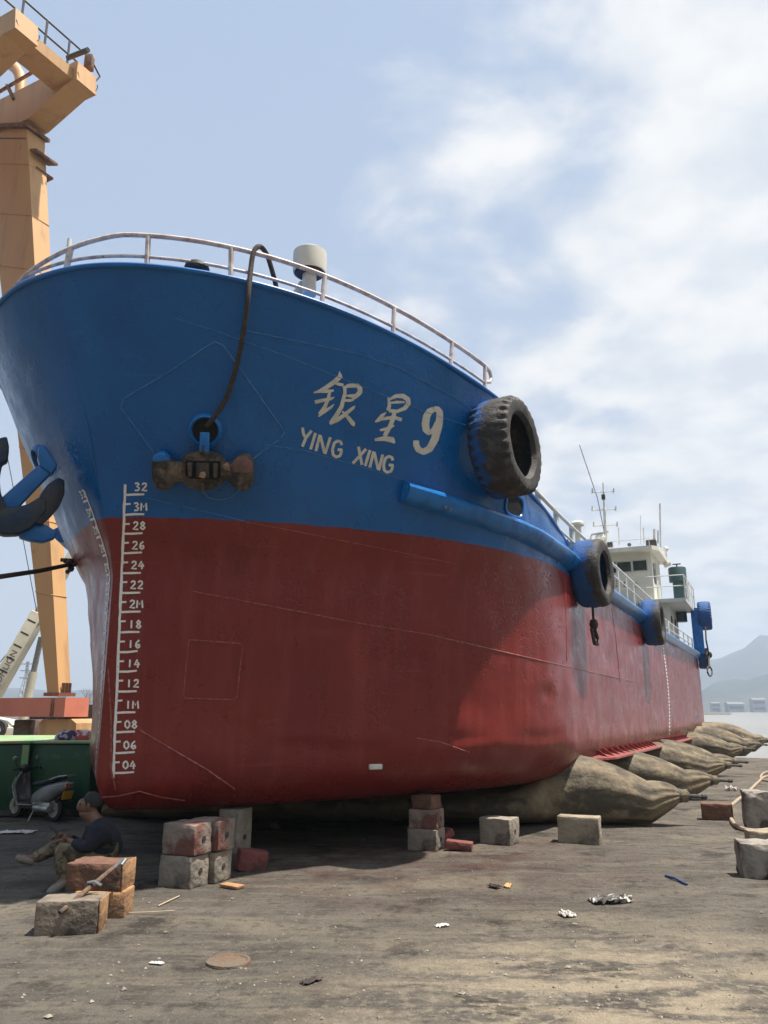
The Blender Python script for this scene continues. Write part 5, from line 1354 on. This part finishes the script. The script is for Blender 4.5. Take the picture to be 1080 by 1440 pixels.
    for x in (-.13, .13): q = MB(); q.box((x, 0, ht * .36), (.05, .26, ht * .72), None, .006); q.build('leg', M['wood_red'], st)
seated_man()

# ================================================================== SCOOTER by the green wall
def scooter():
    K = .72
    g = gz(76, 1156)
    o = thing('motor_scooter', 'grey and black motor scooter with yellow number plate parked before the green wall', 'scooter', T(g.x - .39, g.y + .23, g.z, R(149)) @ Matrix.Scale(K, 4))
    gm = mat('scooter_grey', (.20, .205, .21), .30, (.13, .135, .14), 5, c3=(.22, .21, .19), scale3=9, lo3=.6, hi3=.7); bk = mat('scooter_black', (.016, .016, .017), .45, (.05, .048, .045), 8)
    sv = mat('scooter_silver', (.42, .42, .42), .35, (.25, .24, .22), 9, metal=.5); tr = mat('tyre_black', (.02, .02, .02), .85)
    for x in (-.62, .62):
        w = MB(); mt = Matrix.Translation((x, 0, .24)) @ Matrix.Rotation(R(90), 4, 'X')
        w.lathe([(.16, -.05), (.2, -.055), (.235, -.035), (.242, 0), (.235, .035), (.2, .055), (.16, .05)], 28, mt, closed=True); t = w.build('wheel', tr, o)
        q = MB(); q.lathe([(.165, -.045), (.15, -.03), (.05, -.03), (.04, -.06), (.001, -.06)], 20, mt); q.lathe([(.165, .045), (.15, .03), (.05, .03), (.04, .06), (.001, .06)], 20, mt); q.build('rim', sv, t)
    # rear cowl: lofted sections from the seat front to the tail
    q = MB(); rows = []
    for x, zc, hw, hh in ((-.02, .40, .12, .13), (-.2, .46, .15, .17), (-.45, .53, .17, .18), (-.7, .61, .16, .15), (-.9, .68, .11, .10), (-.98, .70, .07, .06)):
        rows.append([Vector((x, hw * math.copysign(abs(math.cos(a)) ** .7, math.cos(a)), zc + hh * math.copysign(abs(math.sin(a)) ** .7, math.sin(a)))) for a in [2 * math.pi * k / 20 for k in range(20)]])
    q.grid(rows, True); q.f += [tuple(range(20)), tuple(100 + k for k in range(20))]; q.build('rear_cowl', gm, o)
    q = MB(); rows = []
    for x, zc, hw, hh in ((.02, .66, .10, .02), (-.05, .70, .14, .05), (-.35, .74, .15, .055), (-.55, .80, .14, .06), (-.8, .85, .10, .045), (-.85, .85, .06, .02)):
        rows.append([Vector((x, hw * math.cos(a), zc + hh * math.sin(a))) for a in [2 * math.pi * k / 18 for k in range(18)]])
    q.grid(rows, True); q.f += [tuple(range(18)), tuple(90 + k for k in range(18))]; q.build('saddle', bk, o)
    q = MB(); q.box((.20, 0, .30), (.42, .32, .07), None, .025); q.box((.14, 0, .24), (.5, .26, .06), None, .02); q.build('floorboard', bk, o)
    q = MB(); rows = []
    for x, z, hw in ((.36, .28, .16), (.44, .45, .19), (.50, .65, .20), (.46, .82, .16), (.42, .94, .10)):
        rows.append([Vector((x + .05 * (1 - (y / hw) ** 2 if hw else 0), y, z)) for y in [hw * (k / 5 - 1) for k in range(11)]])
    q.grid(rows); ls = q.build('leg_shield', gm, o); sm = ls.modifiers.new('thickness', 'SOLIDIFY'); sm.thickness = .035
    q = MB(); q.tube([(.36, .17, .30), (.46, .20, .47), (.52, .21, .65), (.48, .17, .82)], .012, 6); q.tube([(.36, -.17, .30), (.46, -.20, .47), (.52, -.21, .65), (.48, -.17, .82)], .012, 6); q.tube([(-.4, .19, .38), (-.1, .18, .30), (.36, .175, .29)], .012, 6); q.tube([(-.4, -.19, .38), (-.1, -.18, .30), (.36, -.175, .29)], .012, 6); q.build('edge_trim', sv, o)
    q = MB(); q.tube([(.62, -.08, .24), (.52, -.07, .62), (.44, 0, .95)], .025, 8); q.tube([(.62, .08, .24), (.52, .07, .62)], .025, 8); q.build('fork', sv, o)
    q = MB(); q.lathe([(.26, -.05), (.275, 0), (.26, .05)], 20, Matrix.Translation((.62, 0, .24)) @ Matrix.Rotation(R(90), 4, 'X')); fm = MB()
    fm.grid([[Vector((.62 + .27 * math.cos(a), y, .24 + .27 * math.sin(a))) for y in (-.06, -.03, .03, .06)] for a in [R(20) + R(130) * k / 12 for k in range(13)]]); fm.build('mudguard', gm, o)
    q = MB(); q.tube([(.36, -.33, .98), (.42, -.2, 1.0), (.44, 0, .98), (.42, .2, 1.0), (.36, .33, .98)], .017, 8); hb_ = q.build('handlebar', bk, o)
    q = MB(); q.ball((.46, 0, .98), .11, 12, (.9, 1.2, .8)); q.build('headlamp_pod', bk, o)
    for s in (-1, 1):
        q = MB(); q.tube([(.36, s * .33, .98), (.33, s * .24, .985)], .023, 8); q.build('grip', bk, hb_)
        q = MB(); q.tube([(.42, s * .2, 1.0), (.42, s * .26, 1.14)], .007, 6); st = q.build('mirror_stalk', bk, o)
        q = MB(); q.ball((.42, s * .27, 1.19), .065, 12, (.3, 1, .8)); q.build('mirror', sv, st)
    q = MB(); q.tube([(-.55, .13, .80), (-.85, .15, .88), (-1.02, .1, .90), (-1.02, -.1, .90), (-.85, -.15, .88), (-.55, -.13, .80)], .013, 6); q.tube([(-.8, -.14, .88), (-.8, .14, .88)], .011, 6); q.build('rear_rack', sv, o)
    q = MB(); q.box((-.985, 0, .71), (.05, .20, .10), Matrix.Rotation(R(-15), 3, 'Y'), .015); q.build('tail_lamp', mat('tail_lens', (.35, .10, .07), .3, (.55, .45, .40), 20), o)
    q = MB(); q.box((-.97, 0, .52), (.012, .24, .17), Matrix.Rotation(R(-18), 3, 'Y'), .004); q.build('number_plate', mat('yellow_plate', (.72, .42, .03), .5, (.60, .33, .02), 12), o)
    q = MB(); q.box((-.80, 0, .45), (.28, .16, .03), Matrix.Rotation(R(35), 3, 'Y'), .01); q.build('rear_mudguard', bk, o)
    q = MB(); q.box((-.35, .07, .27), (.55, .16, .2), None, .05); q.tube([(-.62, .14, .24), (-.2, .15, .26)], .06, 10); q.build('engine', sv, o)
    q = MB(); q.tube([(-.2, -.15, .2), (-.45, -.17, .26), (-.9, -.18, .36)], [.025, .05, .055], 10); q.build('exhaust', bk, o)
    q = MB(); q.tube([(-.1, .1, .2), (-.2, .28, .012)], .012, 6); q.build('side_stand', sv, o)
scooter()

# ================================================================== GREEN STEEL PONTOON WALL
M['green'] = mat('green_steel_paint', (.012, .075, .034), .45, (.010, .055, .027), 1.5, c3=(.03, .14, .07), scale3=3, lo3=.58, hi3=.7, bump=.15, bscale=3)
M['green_top'] = mat('pale_green_deck_paint', (.16, .36, .15), .7, (.34, .33, .20), 2.2, .42, .6)
def pontoon(px0, px1, Y0, Y1, label):
    a = at_y(px0, 1100, Y0); b = at_y(px1, 1100, Y1); d = Vector((b.x - a.x, b.y - a.y, 0)); L = d.length; ang = math.atan2(d.y, d.x); h = 1.09
    o = thing('steel_pontoon', label, 'pontoon', T(a.x, a.y, 0, ang), 'green steel pontoon boxes')
    q = MB(); q.box((L / 2, 1.6, h / 2 - .02), (L, 3.2, h - .04), None, .015); q.build('side', M['green'], o)
    q = MB(); q.box((L / 2, 1.58, h - .013), (L + .03, 3.26, .03)); q.build('top', M['green_top'], o)
    q = MB()
    for z in (.06,): q.box((L / 2, -.02, z), (L, .04, .08))
    q.build('base_flange', M['dark'], o)
    q = MB(); q.box((L - .06, -.015, h / 2), (.10, .03, h - .1)); q.build('end_flange', M['green_top'] if px1 < 60 else M['green'], o)
    return o
pontoon(-190, 38, 12.55, 12.75, 'green steel pontoon box at the left edge with a pale joint strip')
pontoon(41, 128, 12.8, 12.7, 'green steel pontoon box behind the scooter reaching to the stem')
g = at_y(104, 1030, 13.3)
o = thing('tarpaulin_bundle', 'red white and purple cloth bundle heaped on the green box by the stem', 'bundle', T(g.x, 13.3, 1.08))
for i, (x, y, m) in enumerate(((-.10, 0, mat('purple_cloth', (.10, .05, .12), .9, (.45, .40, .42), 9, .5, .55)), (.14, .05, mat('red_white_cloth', (.62, .58, .55), .9, (.55, .10, .08), 7, .5, .54)))):
    q = MB(); q.ball((x, y, .05), .16, 14, (1.3, .8, .75)); q.jitter(.05, 7, i); q.build('cloth', m, o)

# ================================================================== ORANGE GANTRY CRANE
M['orange'] = mat('orange_crane_paint', (.52, .295, .125), .55, (.38, .21, .095), 1.6, .48, .72, bump=.2, bscale=1.2, c3=(.20, .085, .035), scale3=1.6, lo3=.66, hi3=.74, stretch=(1, 1, .10))
M['salmon'] = mat('faded_red_crane_paint', (.62, .20, .13), .6, (.55, .17, .11), .8, c3=(.25, .09, .06), scale3=1.4, lo3=.66, hi3=.76)
M['crane_rust'] = mat('crane_rusty_flange', (.12, .06, .035), .8, (.25, .12, .05), 3)
def gantry():
    Yc = 28.0; hc = R(28.5); B = Vector((math.sin(hc), math.cos(hc), 0)); NXc = Vector((math.cos(hc), -math.sin(hc), 0)); A = -NXc
    C0 = at_y(83, 979, Yc)
    o = thing('gantry_crane', 'tall orange gantry crane leg and girders rising at the upper left', 'crane', T(C0.x, C0.y, 0))
    inv = o.matrix_world.inverted(); loc = lambda p: inv @ p
    F = lambda px, py: at_plane(px, py, C0, B)        # the face square to the crane's travel
    # leaning tapered box leg
    lf = [F(67, 979), F(83, 979), F(38, 181), F(-24, 181)]
    def wid(px, py, P):                                # depth of the leg along B at a corner
        lo, hi = 0, 8
        for _ in range(40):
            mdl = (lo + hi) / 2
            if proj(P + B * mdl)[0] < px: lo = mdl
            else: hi = mdl
        return lo
    w0, w1 = wid(100, 979, lf[1]), wid(63, 187, lf[2])
    q = MB(); v = [lf[0], lf[1], lf[1] + B * w0, lf[0] + B * w0, lf[3], lf[2], lf[2] + B * w1, lf[3] + B * w1]
    q.add([loc(p) for p in v], [(0, 1, 5, 4), (1, 2, 6, 5), (2, 3, 7, 6), (3, 0, 4, 7), (0, 3, 2, 1), (4, 5, 6, 7)]); leg = q.build('leg', M['orange'], o, smooth=False)
    for zz in range(1, 9):                             # plate butt welds round the leg
        k = zz / 9 + .03; c4 = [lf[0].lerp(lf[3], k), lf[1].lerp(lf[2], k)]; wk = w0 + (w1 - w0) * k
        q = MB(); q.tube([loc(c4[0] - B * .01), loc(c4[1] - B * .01 + NXc * .01), loc(c4[1] + B * wk + NXc * .01)], .022, 5); q.build('butt_weld', M['orange'], leg)
    # flange plates at head and foot
    for (p0, p1, w, dz, th, ex) in ((lf[3], lf[2], w1, .0, .18, .16), (lf[3], lf[2], w1, -.55, .06, .02), (lf[0], lf[1], w0, 0, .12, .10)):
        q = MB(); e = (p1 - p0).normalized(); e.z = 0
        a, b = p0 - e * ex - B * ex, p1 + e * ex - B * ex
        z = Vector((0, 0, dz)); q.prism([loc(a + z), loc(b + z), loc(b + B * (w + 2 * ex) + z), loc(a + B * (w + 2 * ex) + z)], (0, 0, th)); q.build('leg_flange', M['crane_rust'], leg, smooth=False)
    # bracket shelf on the sunny face near the head
    q = MB(); P0 = lf[2] + Vector((0, 0, -1.1)); n_ = NXc
    q.prism([loc(P0 + B * .1), loc(P0 + B * (w1 + .3)), loc(P0 + B * (w1 + .3) + n_ * .7 - Vector((0, 0, .25))), loc(P0 + B * .1 + n_ * .7 - Vector((0, 0, .25)))], (0, 0, .12))
    P0 = P0 + Vector((0, 0, -.9)); q.prism([loc(P0 + B * (w1 - .6)), loc(P0 + B * (w1 + .3)), loc(P0 + B * (w1 + .3) + n_ * .5), loc(P0 + B * (w1 - .6) + n_ * .5)], (0, 0, .1)); q.build('service_bracket', M['crane_rust'], leg, smooth=False)
    q = MB()
    for k in (.25, .5, .75): p = lf[1] + B * w0 * k; q.bar(loc(p + NXc * .03), loc(p + NXc * .03 + Vector((0, 0, .45))), .04, .12)
    q.build('foot_gusset', M['crane_rust'], leg, smooth=False)
    # end girder with chamfered soffit, and its twin nearer the camera
    prof = [F(-130, 206), F(108, 85), F(108, 111), F(92, 119), F(40, 166), F(-130, 257)]
    wg = wid(135, 108, F(108, 85))
    def girder(sh):
        q = MB(); q.prism([loc(p + sh) for p in prof], B * wg); g_ = q.build('girder', M['orange'], o, smooth=False)
        for kk in (.5,):
            q = MB(); c = F(108, 98) + sh + B * wg * .55 + NXc * .02
            q.tube([loc(c + B * (.55 * math.cos(a)) + Vector((0, 0, .5 * math.sin(a)))) for a in [R(190) + R(180) * i / 12 for i in range(13)]], .025, 5); q.build('end_stain_ring', M['crane_rust'], g_)
        return g_
    girder(Vector((0, 0, 0)))
    lo, hi = 0, 25
    for _ in range(40):
        m_ = (lo + hi) / 2
        if proj(F(108, 85) - B * m_)[0] > 22: lo = m_
        else: hi = m_
    sh = -B * lo; girder(sh)
    # tie beam between the two girder ends
    q = MB(); p = F(103, 96) ; wdt = -NXc * 1.3
    q.prism([loc(p + sh + B * wg), loc(p + sh + B * wg + wdt), loc(p + sh + B * wg + wdt + Vector((0, 0, -.55))), loc(p + sh + B * wg + Vector((0, 0, -.55)))], B * (lo - wg)); tie = q.build('tie_beam', M['orange'], o, smooth=False)
    # second leg, mostly out of the picture, and its curved gusset
    lf2 = [p + sh for p in lf]; q = MB(); v = [lf2[0], lf2[1], lf2[1] + B * w0, lf2[0] + B * w0, lf2[3], lf2[2], lf2[2] + B * w1, lf2[3] + B * w1]
    q.add([loc(p) for p in v], [(0, 1, 5, 4), (1, 2, 6, 5), (2, 3, 7, 6), (3, 0, 4, 7), (0, 3, 2, 1), (4, 5, 6, 7)]); q.build('leg', M['orange'], o, smooth=False)
    Fm = lambda px, py: loc(at_plane(px, py, C0 + B * .9, B))
    q = MB(); q.tube([Fm(*p) for p in ((-14, 84), (0, 86), (12, 89), (22, 96), (28, 106), (29, 118), (29, 134))], .26, 12); q.build('curved_strut', M['orange'], o)
    # walkway rails along the tops
    q = MB(); top = F(108, 85) - NXc * .75; 
    a0, a1 = top + sh - B * 4, top + B * (wg + .2)
    for h in (.75, 1.5): q.tube([loc(a0 + Vector((0, 0, h))), loc(a1 + Vector((0, 0, h)))], .045, 6)
    n = 7
    for i in range(n + 1): p = a0.lerp(a1, i / n); q.tube([loc(p), loc(p + Vector((0, 0, 1.5)))], .05, 6)
    q.tube([loc(a1 + Vector((0, 0, 1.5))), loc(a1 + B * .6 + Vector((0, 0, 1.0))), loc(a1 + B * .2 + Vector((0, 0, .2)))], .045, 6)
    q.tube([loc(F(95, 84) + Vector((0, 0, .1))), loc(F(124, 70))], .12, 6)
    q.build('walkway_rail', M['dark'], o)
    q = MB(); q.tube([loc(F(-120, 214) + Vector((0, 0, .7))), loc(F(66, 98) + Vector((0, 0, .35)))], .09, 6); q.tube([loc(F(56, 100)), loc(F(66, 106))], .10, 6); q.tube([loc(F(10, 120)), loc(F(20, 140))], .09, 6); q.build('service_pipe', M['crane_rust'], o)
    q = MB(); q.box(loc(F(104, 84) + B * .8 + Vector((0, 0, .5))), (.35, .35, .7), None, .03); q.build('lamp_box', M['crane_rust'], o)
    # base beam on its bogie
    q = MB(); z0, z1 = at_y(60, 1008, Yc).z, at_y(60, 981, Yc).z; e = C0 + A * -.0
    a = F(100, 990); bprof = [Vector((a.x, a.y, z0)), Vector((a.x, a.y, z1)), Vector((a.x, a.y, z1)) + A * 14, Vector((a.x, a.y, z0)) + A * 14]
    q.prism([loc(p - B * .25) for p in bprof], B * (w0 + .5)); bb = q.build('base_beam', M['salmon'], o, smooth=False)
    q = MB()
    for px in (82, 85): p = F(px, 990); q.prism([loc(Vector((p.x, p.y, z0 + .02)) - B * .28), loc(Vector((p.x, p.y, z1 - .02)) - B * .28), loc(Vector((p.x, p.y, z1 - .02)) - B * .28 + A * .05), loc(Vector((p.x, p.y, z0 + .02)) - B * .28 + A * .05)], B * .04)
    q.build('beam_joint', M['crane_rust'], bb, smooth=False)
    q = MB(); bz = z0; 
    P_ = [F(54, 1017), F(60, 1012), F(100, 1011), F(107, 1017), F(107, 1040), F(54, 1040)]
    q.prism([loc(p) for p in P_], B * 1.2); bo = q.build('bogie', M['orange'], o, smooth=False)
    q = MB(); q.lathe([(.3, -.3), (.3, .3)], 16, Matrix.Translation(loc(F(86, 1011) + B * .5))); q.build('swivel_pin', M['crane_rust'], bo)
    for px in (62, 99):
        p = loc(F(px, 1040) + B * .6); q = MB(); q.lathe([(.3, -.12), (.36, -.1), (.36, .1), (.3, .12)], 20, Matrix.Translation((p.x, p.y, .36)) @ Matrix.Rotation(math.atan2(B.y, B.x), 4, 'Z') @ Matrix.Rotation(R(90), 4, 'Y')); q.build('wheel', M['dark'], bo)
gantry()

# ================================================================== MOBILE CRANE, SHED AND PYLON beyond
def mobile_crane():
    Y = 46.0; b0 = at_y(-60, 1030, Y); o = thing('mobile_crane', 'cream mobile crane with a long slanted boom beyond the green wall', 'mobile crane', T(b0.x, Y, 0)); inv = o.matrix_world.inverted(); L = lambda px, py, dy=0: inv @ at_y(px, py, Y + dy)
    cr = mat('cream_crane_paint', (.62, .58, .46), .55, (.52, .48, .38), 1.0)
    q = MB(); a, b = L(-70, 1085), L(56, 862); d = (b - a).normalized(); q.bar(a, b, .8, .75, .05); bo = q.build('boom', cr, o)
    q = MB(); q.bar(L(20, 928), L(110, 768), .55, .55, .04); q.build('inner_boom', cr, o)
    for k in range(9): p = a.lerp(b, .3 + .08 * k); q = MB(); q.box(p + Vector((0, -.41, 0)), (.10, .04, .5), d.to_track_quat('X', 'Z')); q.build('boom_band', M['dark'], bo)
    tx = bpy.data.curves.new('boom_lettering', 'FONT'); tx.body = 'ZOOMLION'; tx.size = .5; tx.extrude = .004; tmp = bpy.data.objects.new('tmp', tx)
    col.objects.link(tmp); me = bpy.data.meshes.new_from_object(tmp); bpy.data.objects.remove(tmp); me.materials.clear(); me.materials.append(M['dark'])
    to = bpy.data.objects.new('boom_lettering', me); col.objects.link(to); to.parent = bo
    ang = math.atan2(d.z, d.x); p = a.lerp(b, .47)
    to.matrix_local = Matrix.Translation(p + Vector((0, -.42, 0))) @ Matrix.Rotation(R(90), 4, 'X') @ Matrix.Rotation(ang, 4, 'Z') @ Matrix.Translation((0, -.18, 0))
    q = MB(); q.tube([L(58, 896, .4), L(47, 945, .4)], .16, 10); ram = q.build('ram_rod', M['steel'], o); q = MB(); q.tube([L(47, 945, .4), L(30, 1020, .4)], .24, 10); q.build('ram_barrel', cr, o)
    q = MB(); q.box(L(-20, 1040, 1), (7.5, 2.6, 1.4), None, .1); q.build('chassis', cr, o)
    q = MB(); c = L(8, 1022, 1); rows = [c + Vector((-2.2, -1.2, -.6)), c + Vector((1.4, -1.2, -.6)), c + Vector((.2, -1.2, .35)), c + Vector((-2.2, -1.2, .75))]; q.prism(rows, (0, 2.4, 0)); q.build('cab', cr, o, smooth=False)
    q = MB(); q.box(c + Vector((-1.3, -1.21, .25)), (1.1, .03, .5)); q.build('cab_window', M['glass'], o)
    for x in (-3.2, -1.6, 1.2, 2.8):
        q = MB(); p = L(-20, 1040, 1); q.lathe([(.25, -.2), (.5, -.2), (.55, 0), (.5, .2), (.25, .2)], 20, Matrix.Translation((p.x + x, p.y - 1.2, .55)) @ Matrix.Rotation(R(90), 4, 'X'), closed=True); q.build('wheel', M['rubber'], o)
    q = MB()
    for (p0, p1) in (((-20, 955), (53, 868)), ((-20, 968), (56, 876)), ((52, 862), (10, 640))): q.tube([L(*p0, -.3), L(*p1, -.3)], .025, 5)
    q.build('hoist_cable', M['dark'], o)
mobile_crane()
g = at_y(112, 1005, 33); o = thing('container', 'black container standing between the crane foot and the stem', 'container', T(g.x + .6, 33, 0))
q = MB(); zt = at_y(112, 991, 33).z; q.box((0, 0, zt / 2), (4.2, 2.4, zt), None, .03); cb = q.build('body', mat('black_container_paint', (.02, .02, .023), .6, (.035, .032, .03), 2), o)
q = MB()
for k in range(14): q.box((-1.95 + k * .3, -1.22, zt / 2), (.12, .05, zt * .86))
q.build('corrugation', M['dark'], cb)
# dark scrap stack and brown sheds seen in the gap beneath the crane beam
for i, (px0, px1, yt, Y, l, c1) in enumerate(((32, 56, 1012, 30, 'dark brown scrap container beneath the crane beam', (.09, .05, .04)), (108, 120, 1012, 31, 'rust brown scrap box beside the orange bogie', (.14, .08, .05)))):
    a, b = at_y(px0, 1020, Y), at_y(px1, 1020, Y); zt = at_y(px0, yt, Y).z
    o = thing('scrap_container', l, 'container', T((a.x + b.x) / 2, Y, 0)); q = MB(); q.box((0, 0, zt / 2), (b.x - a.x, 1.5, zt), None, .03); bx = q.build('body', mat('brown_container_paint%d' % i, c1, .7, (.16, .12, .09), 2), o)
    q = MB(); q.box((0, -.77, zt * .82), (b.x - a.x, .05, .08)); q.box((0, -.77, zt * .3), (b.x - a.x, .05, .08)); q.build('rail', M['crane_rust'], bx)
def pylon(px, ytop, Y):
    b = at_y(px, 997, Y); h = at_y(px, ytop, Y).z; o = thing('power_pylon', 'faint lattice power pylon in the haze behind the crane boom', 'pylon', T(b.x, Y, 0)); q = MB()
    w = h * .12; r = h * .006
    W = lambda k: w * (1 - .85 * min(1, k * 1.3))
    for sx in (-1, 1):
        for sy in (-1, 1): q.tube([(sx * W(k / 8), sy * W(k / 8), h * k / 8) for k in range(9)], r, 4)
    for k in range(8):
        for sy in (-1, 1): q.tube([(-W(k / 8), sy * W(k / 8), h * k / 8), (W((k + 1) / 8), sy * W((k + 1) / 8), h * (k + 1) / 8)], r * .7, 4); q.tube([(W(k / 8), sy * W(k / 8), h * k / 8), (-W((k + 1) / 8), sy * W((k + 1) / 8), h * (k + 1) / 8)], r * .7, 4)
    q.build('tower', M['steel'], o)
    for z in (.68, .82, .95): q = MB(); q.tube([(-w * 1.1, 0, h * z), (w * 1.1, 0, h * z)], r * 1.6, 4); q.build('cross_arm', M['steel'], o)
pylon(32, 930, 420)
# bare tree against the hill, left of the stem
def bare_tree(px, py, Y):
    b = at_y(px, 1000, Y); h = at_y(px, py, Y).z; o = thing('bare_tree', 'small bare tree beside the crane foot', 'tree', T(b.x, Y, 0)); rnd = random.Random(5); tr = MB(); cw = MB()
    bark = mat('grey_bark', (.11, .09, .075), .9)
    tr.tube([(0, 0, -.1), (.05, 0, h * .3), (0, .05, h * .5)], [h * .03, h * .024, h * .016], 7); tr.build('trunk', bark, o)
    def br(p, d, l, r, n):
        e = p + d * l; cw.tube([p, (p + e) / 2 + Vector((rnd.uniform(-1, 1), rnd.uniform(-1, 1), 0)) * l * .06, e], [r, r * .8, r * .55], 4)
        if n:
            for _ in range(3):
                a = (d + Vector((rnd.uniform(-1, 1), rnd.uniform(-1, 1), rnd.uniform(-.2, .8))) * .75).normalized(); br(e, a, l * rnd.uniform(.55, .8), r * .55, n - 1)
    for _ in range(5): br(Vector((0, 0, h * rnd.uniform(.3, .5))), Vector((rnd.uniform(-1, 1), rnd.uniform(-1, 1), 1.1)).normalized(), h * .22, h * .010, 3)
    cw.build('crown', bark, o)
bare_tree(106, 966, 40)

# ================================================================== HAZE: the air itself, even and thin
q = MB(); q.box((0, 1080, 117), (4200, 2640, 250))
hz_m = bpy.data.materials.new('haze_air'); hz_m.use_nodes = True
nt = hz_m.node_tree; nt.nodes.clear(); mo = nt.nodes.new('ShaderNodeOutputMaterial'); pv = nt.nodes.new('ShaderNodeVolumePrincipled')
pv.inputs['Color'].default_value = (.66, .80, 1.0, 1); pv.inputs['Density'].default_value = 0.00055; pv.inputs['Anisotropy'].default_value = 0.2
nt.links.new(pv.outputs[0], mo.inputs['Volume'])
tag(q.build('haze', hz_m, smooth=False), kind='stuff')
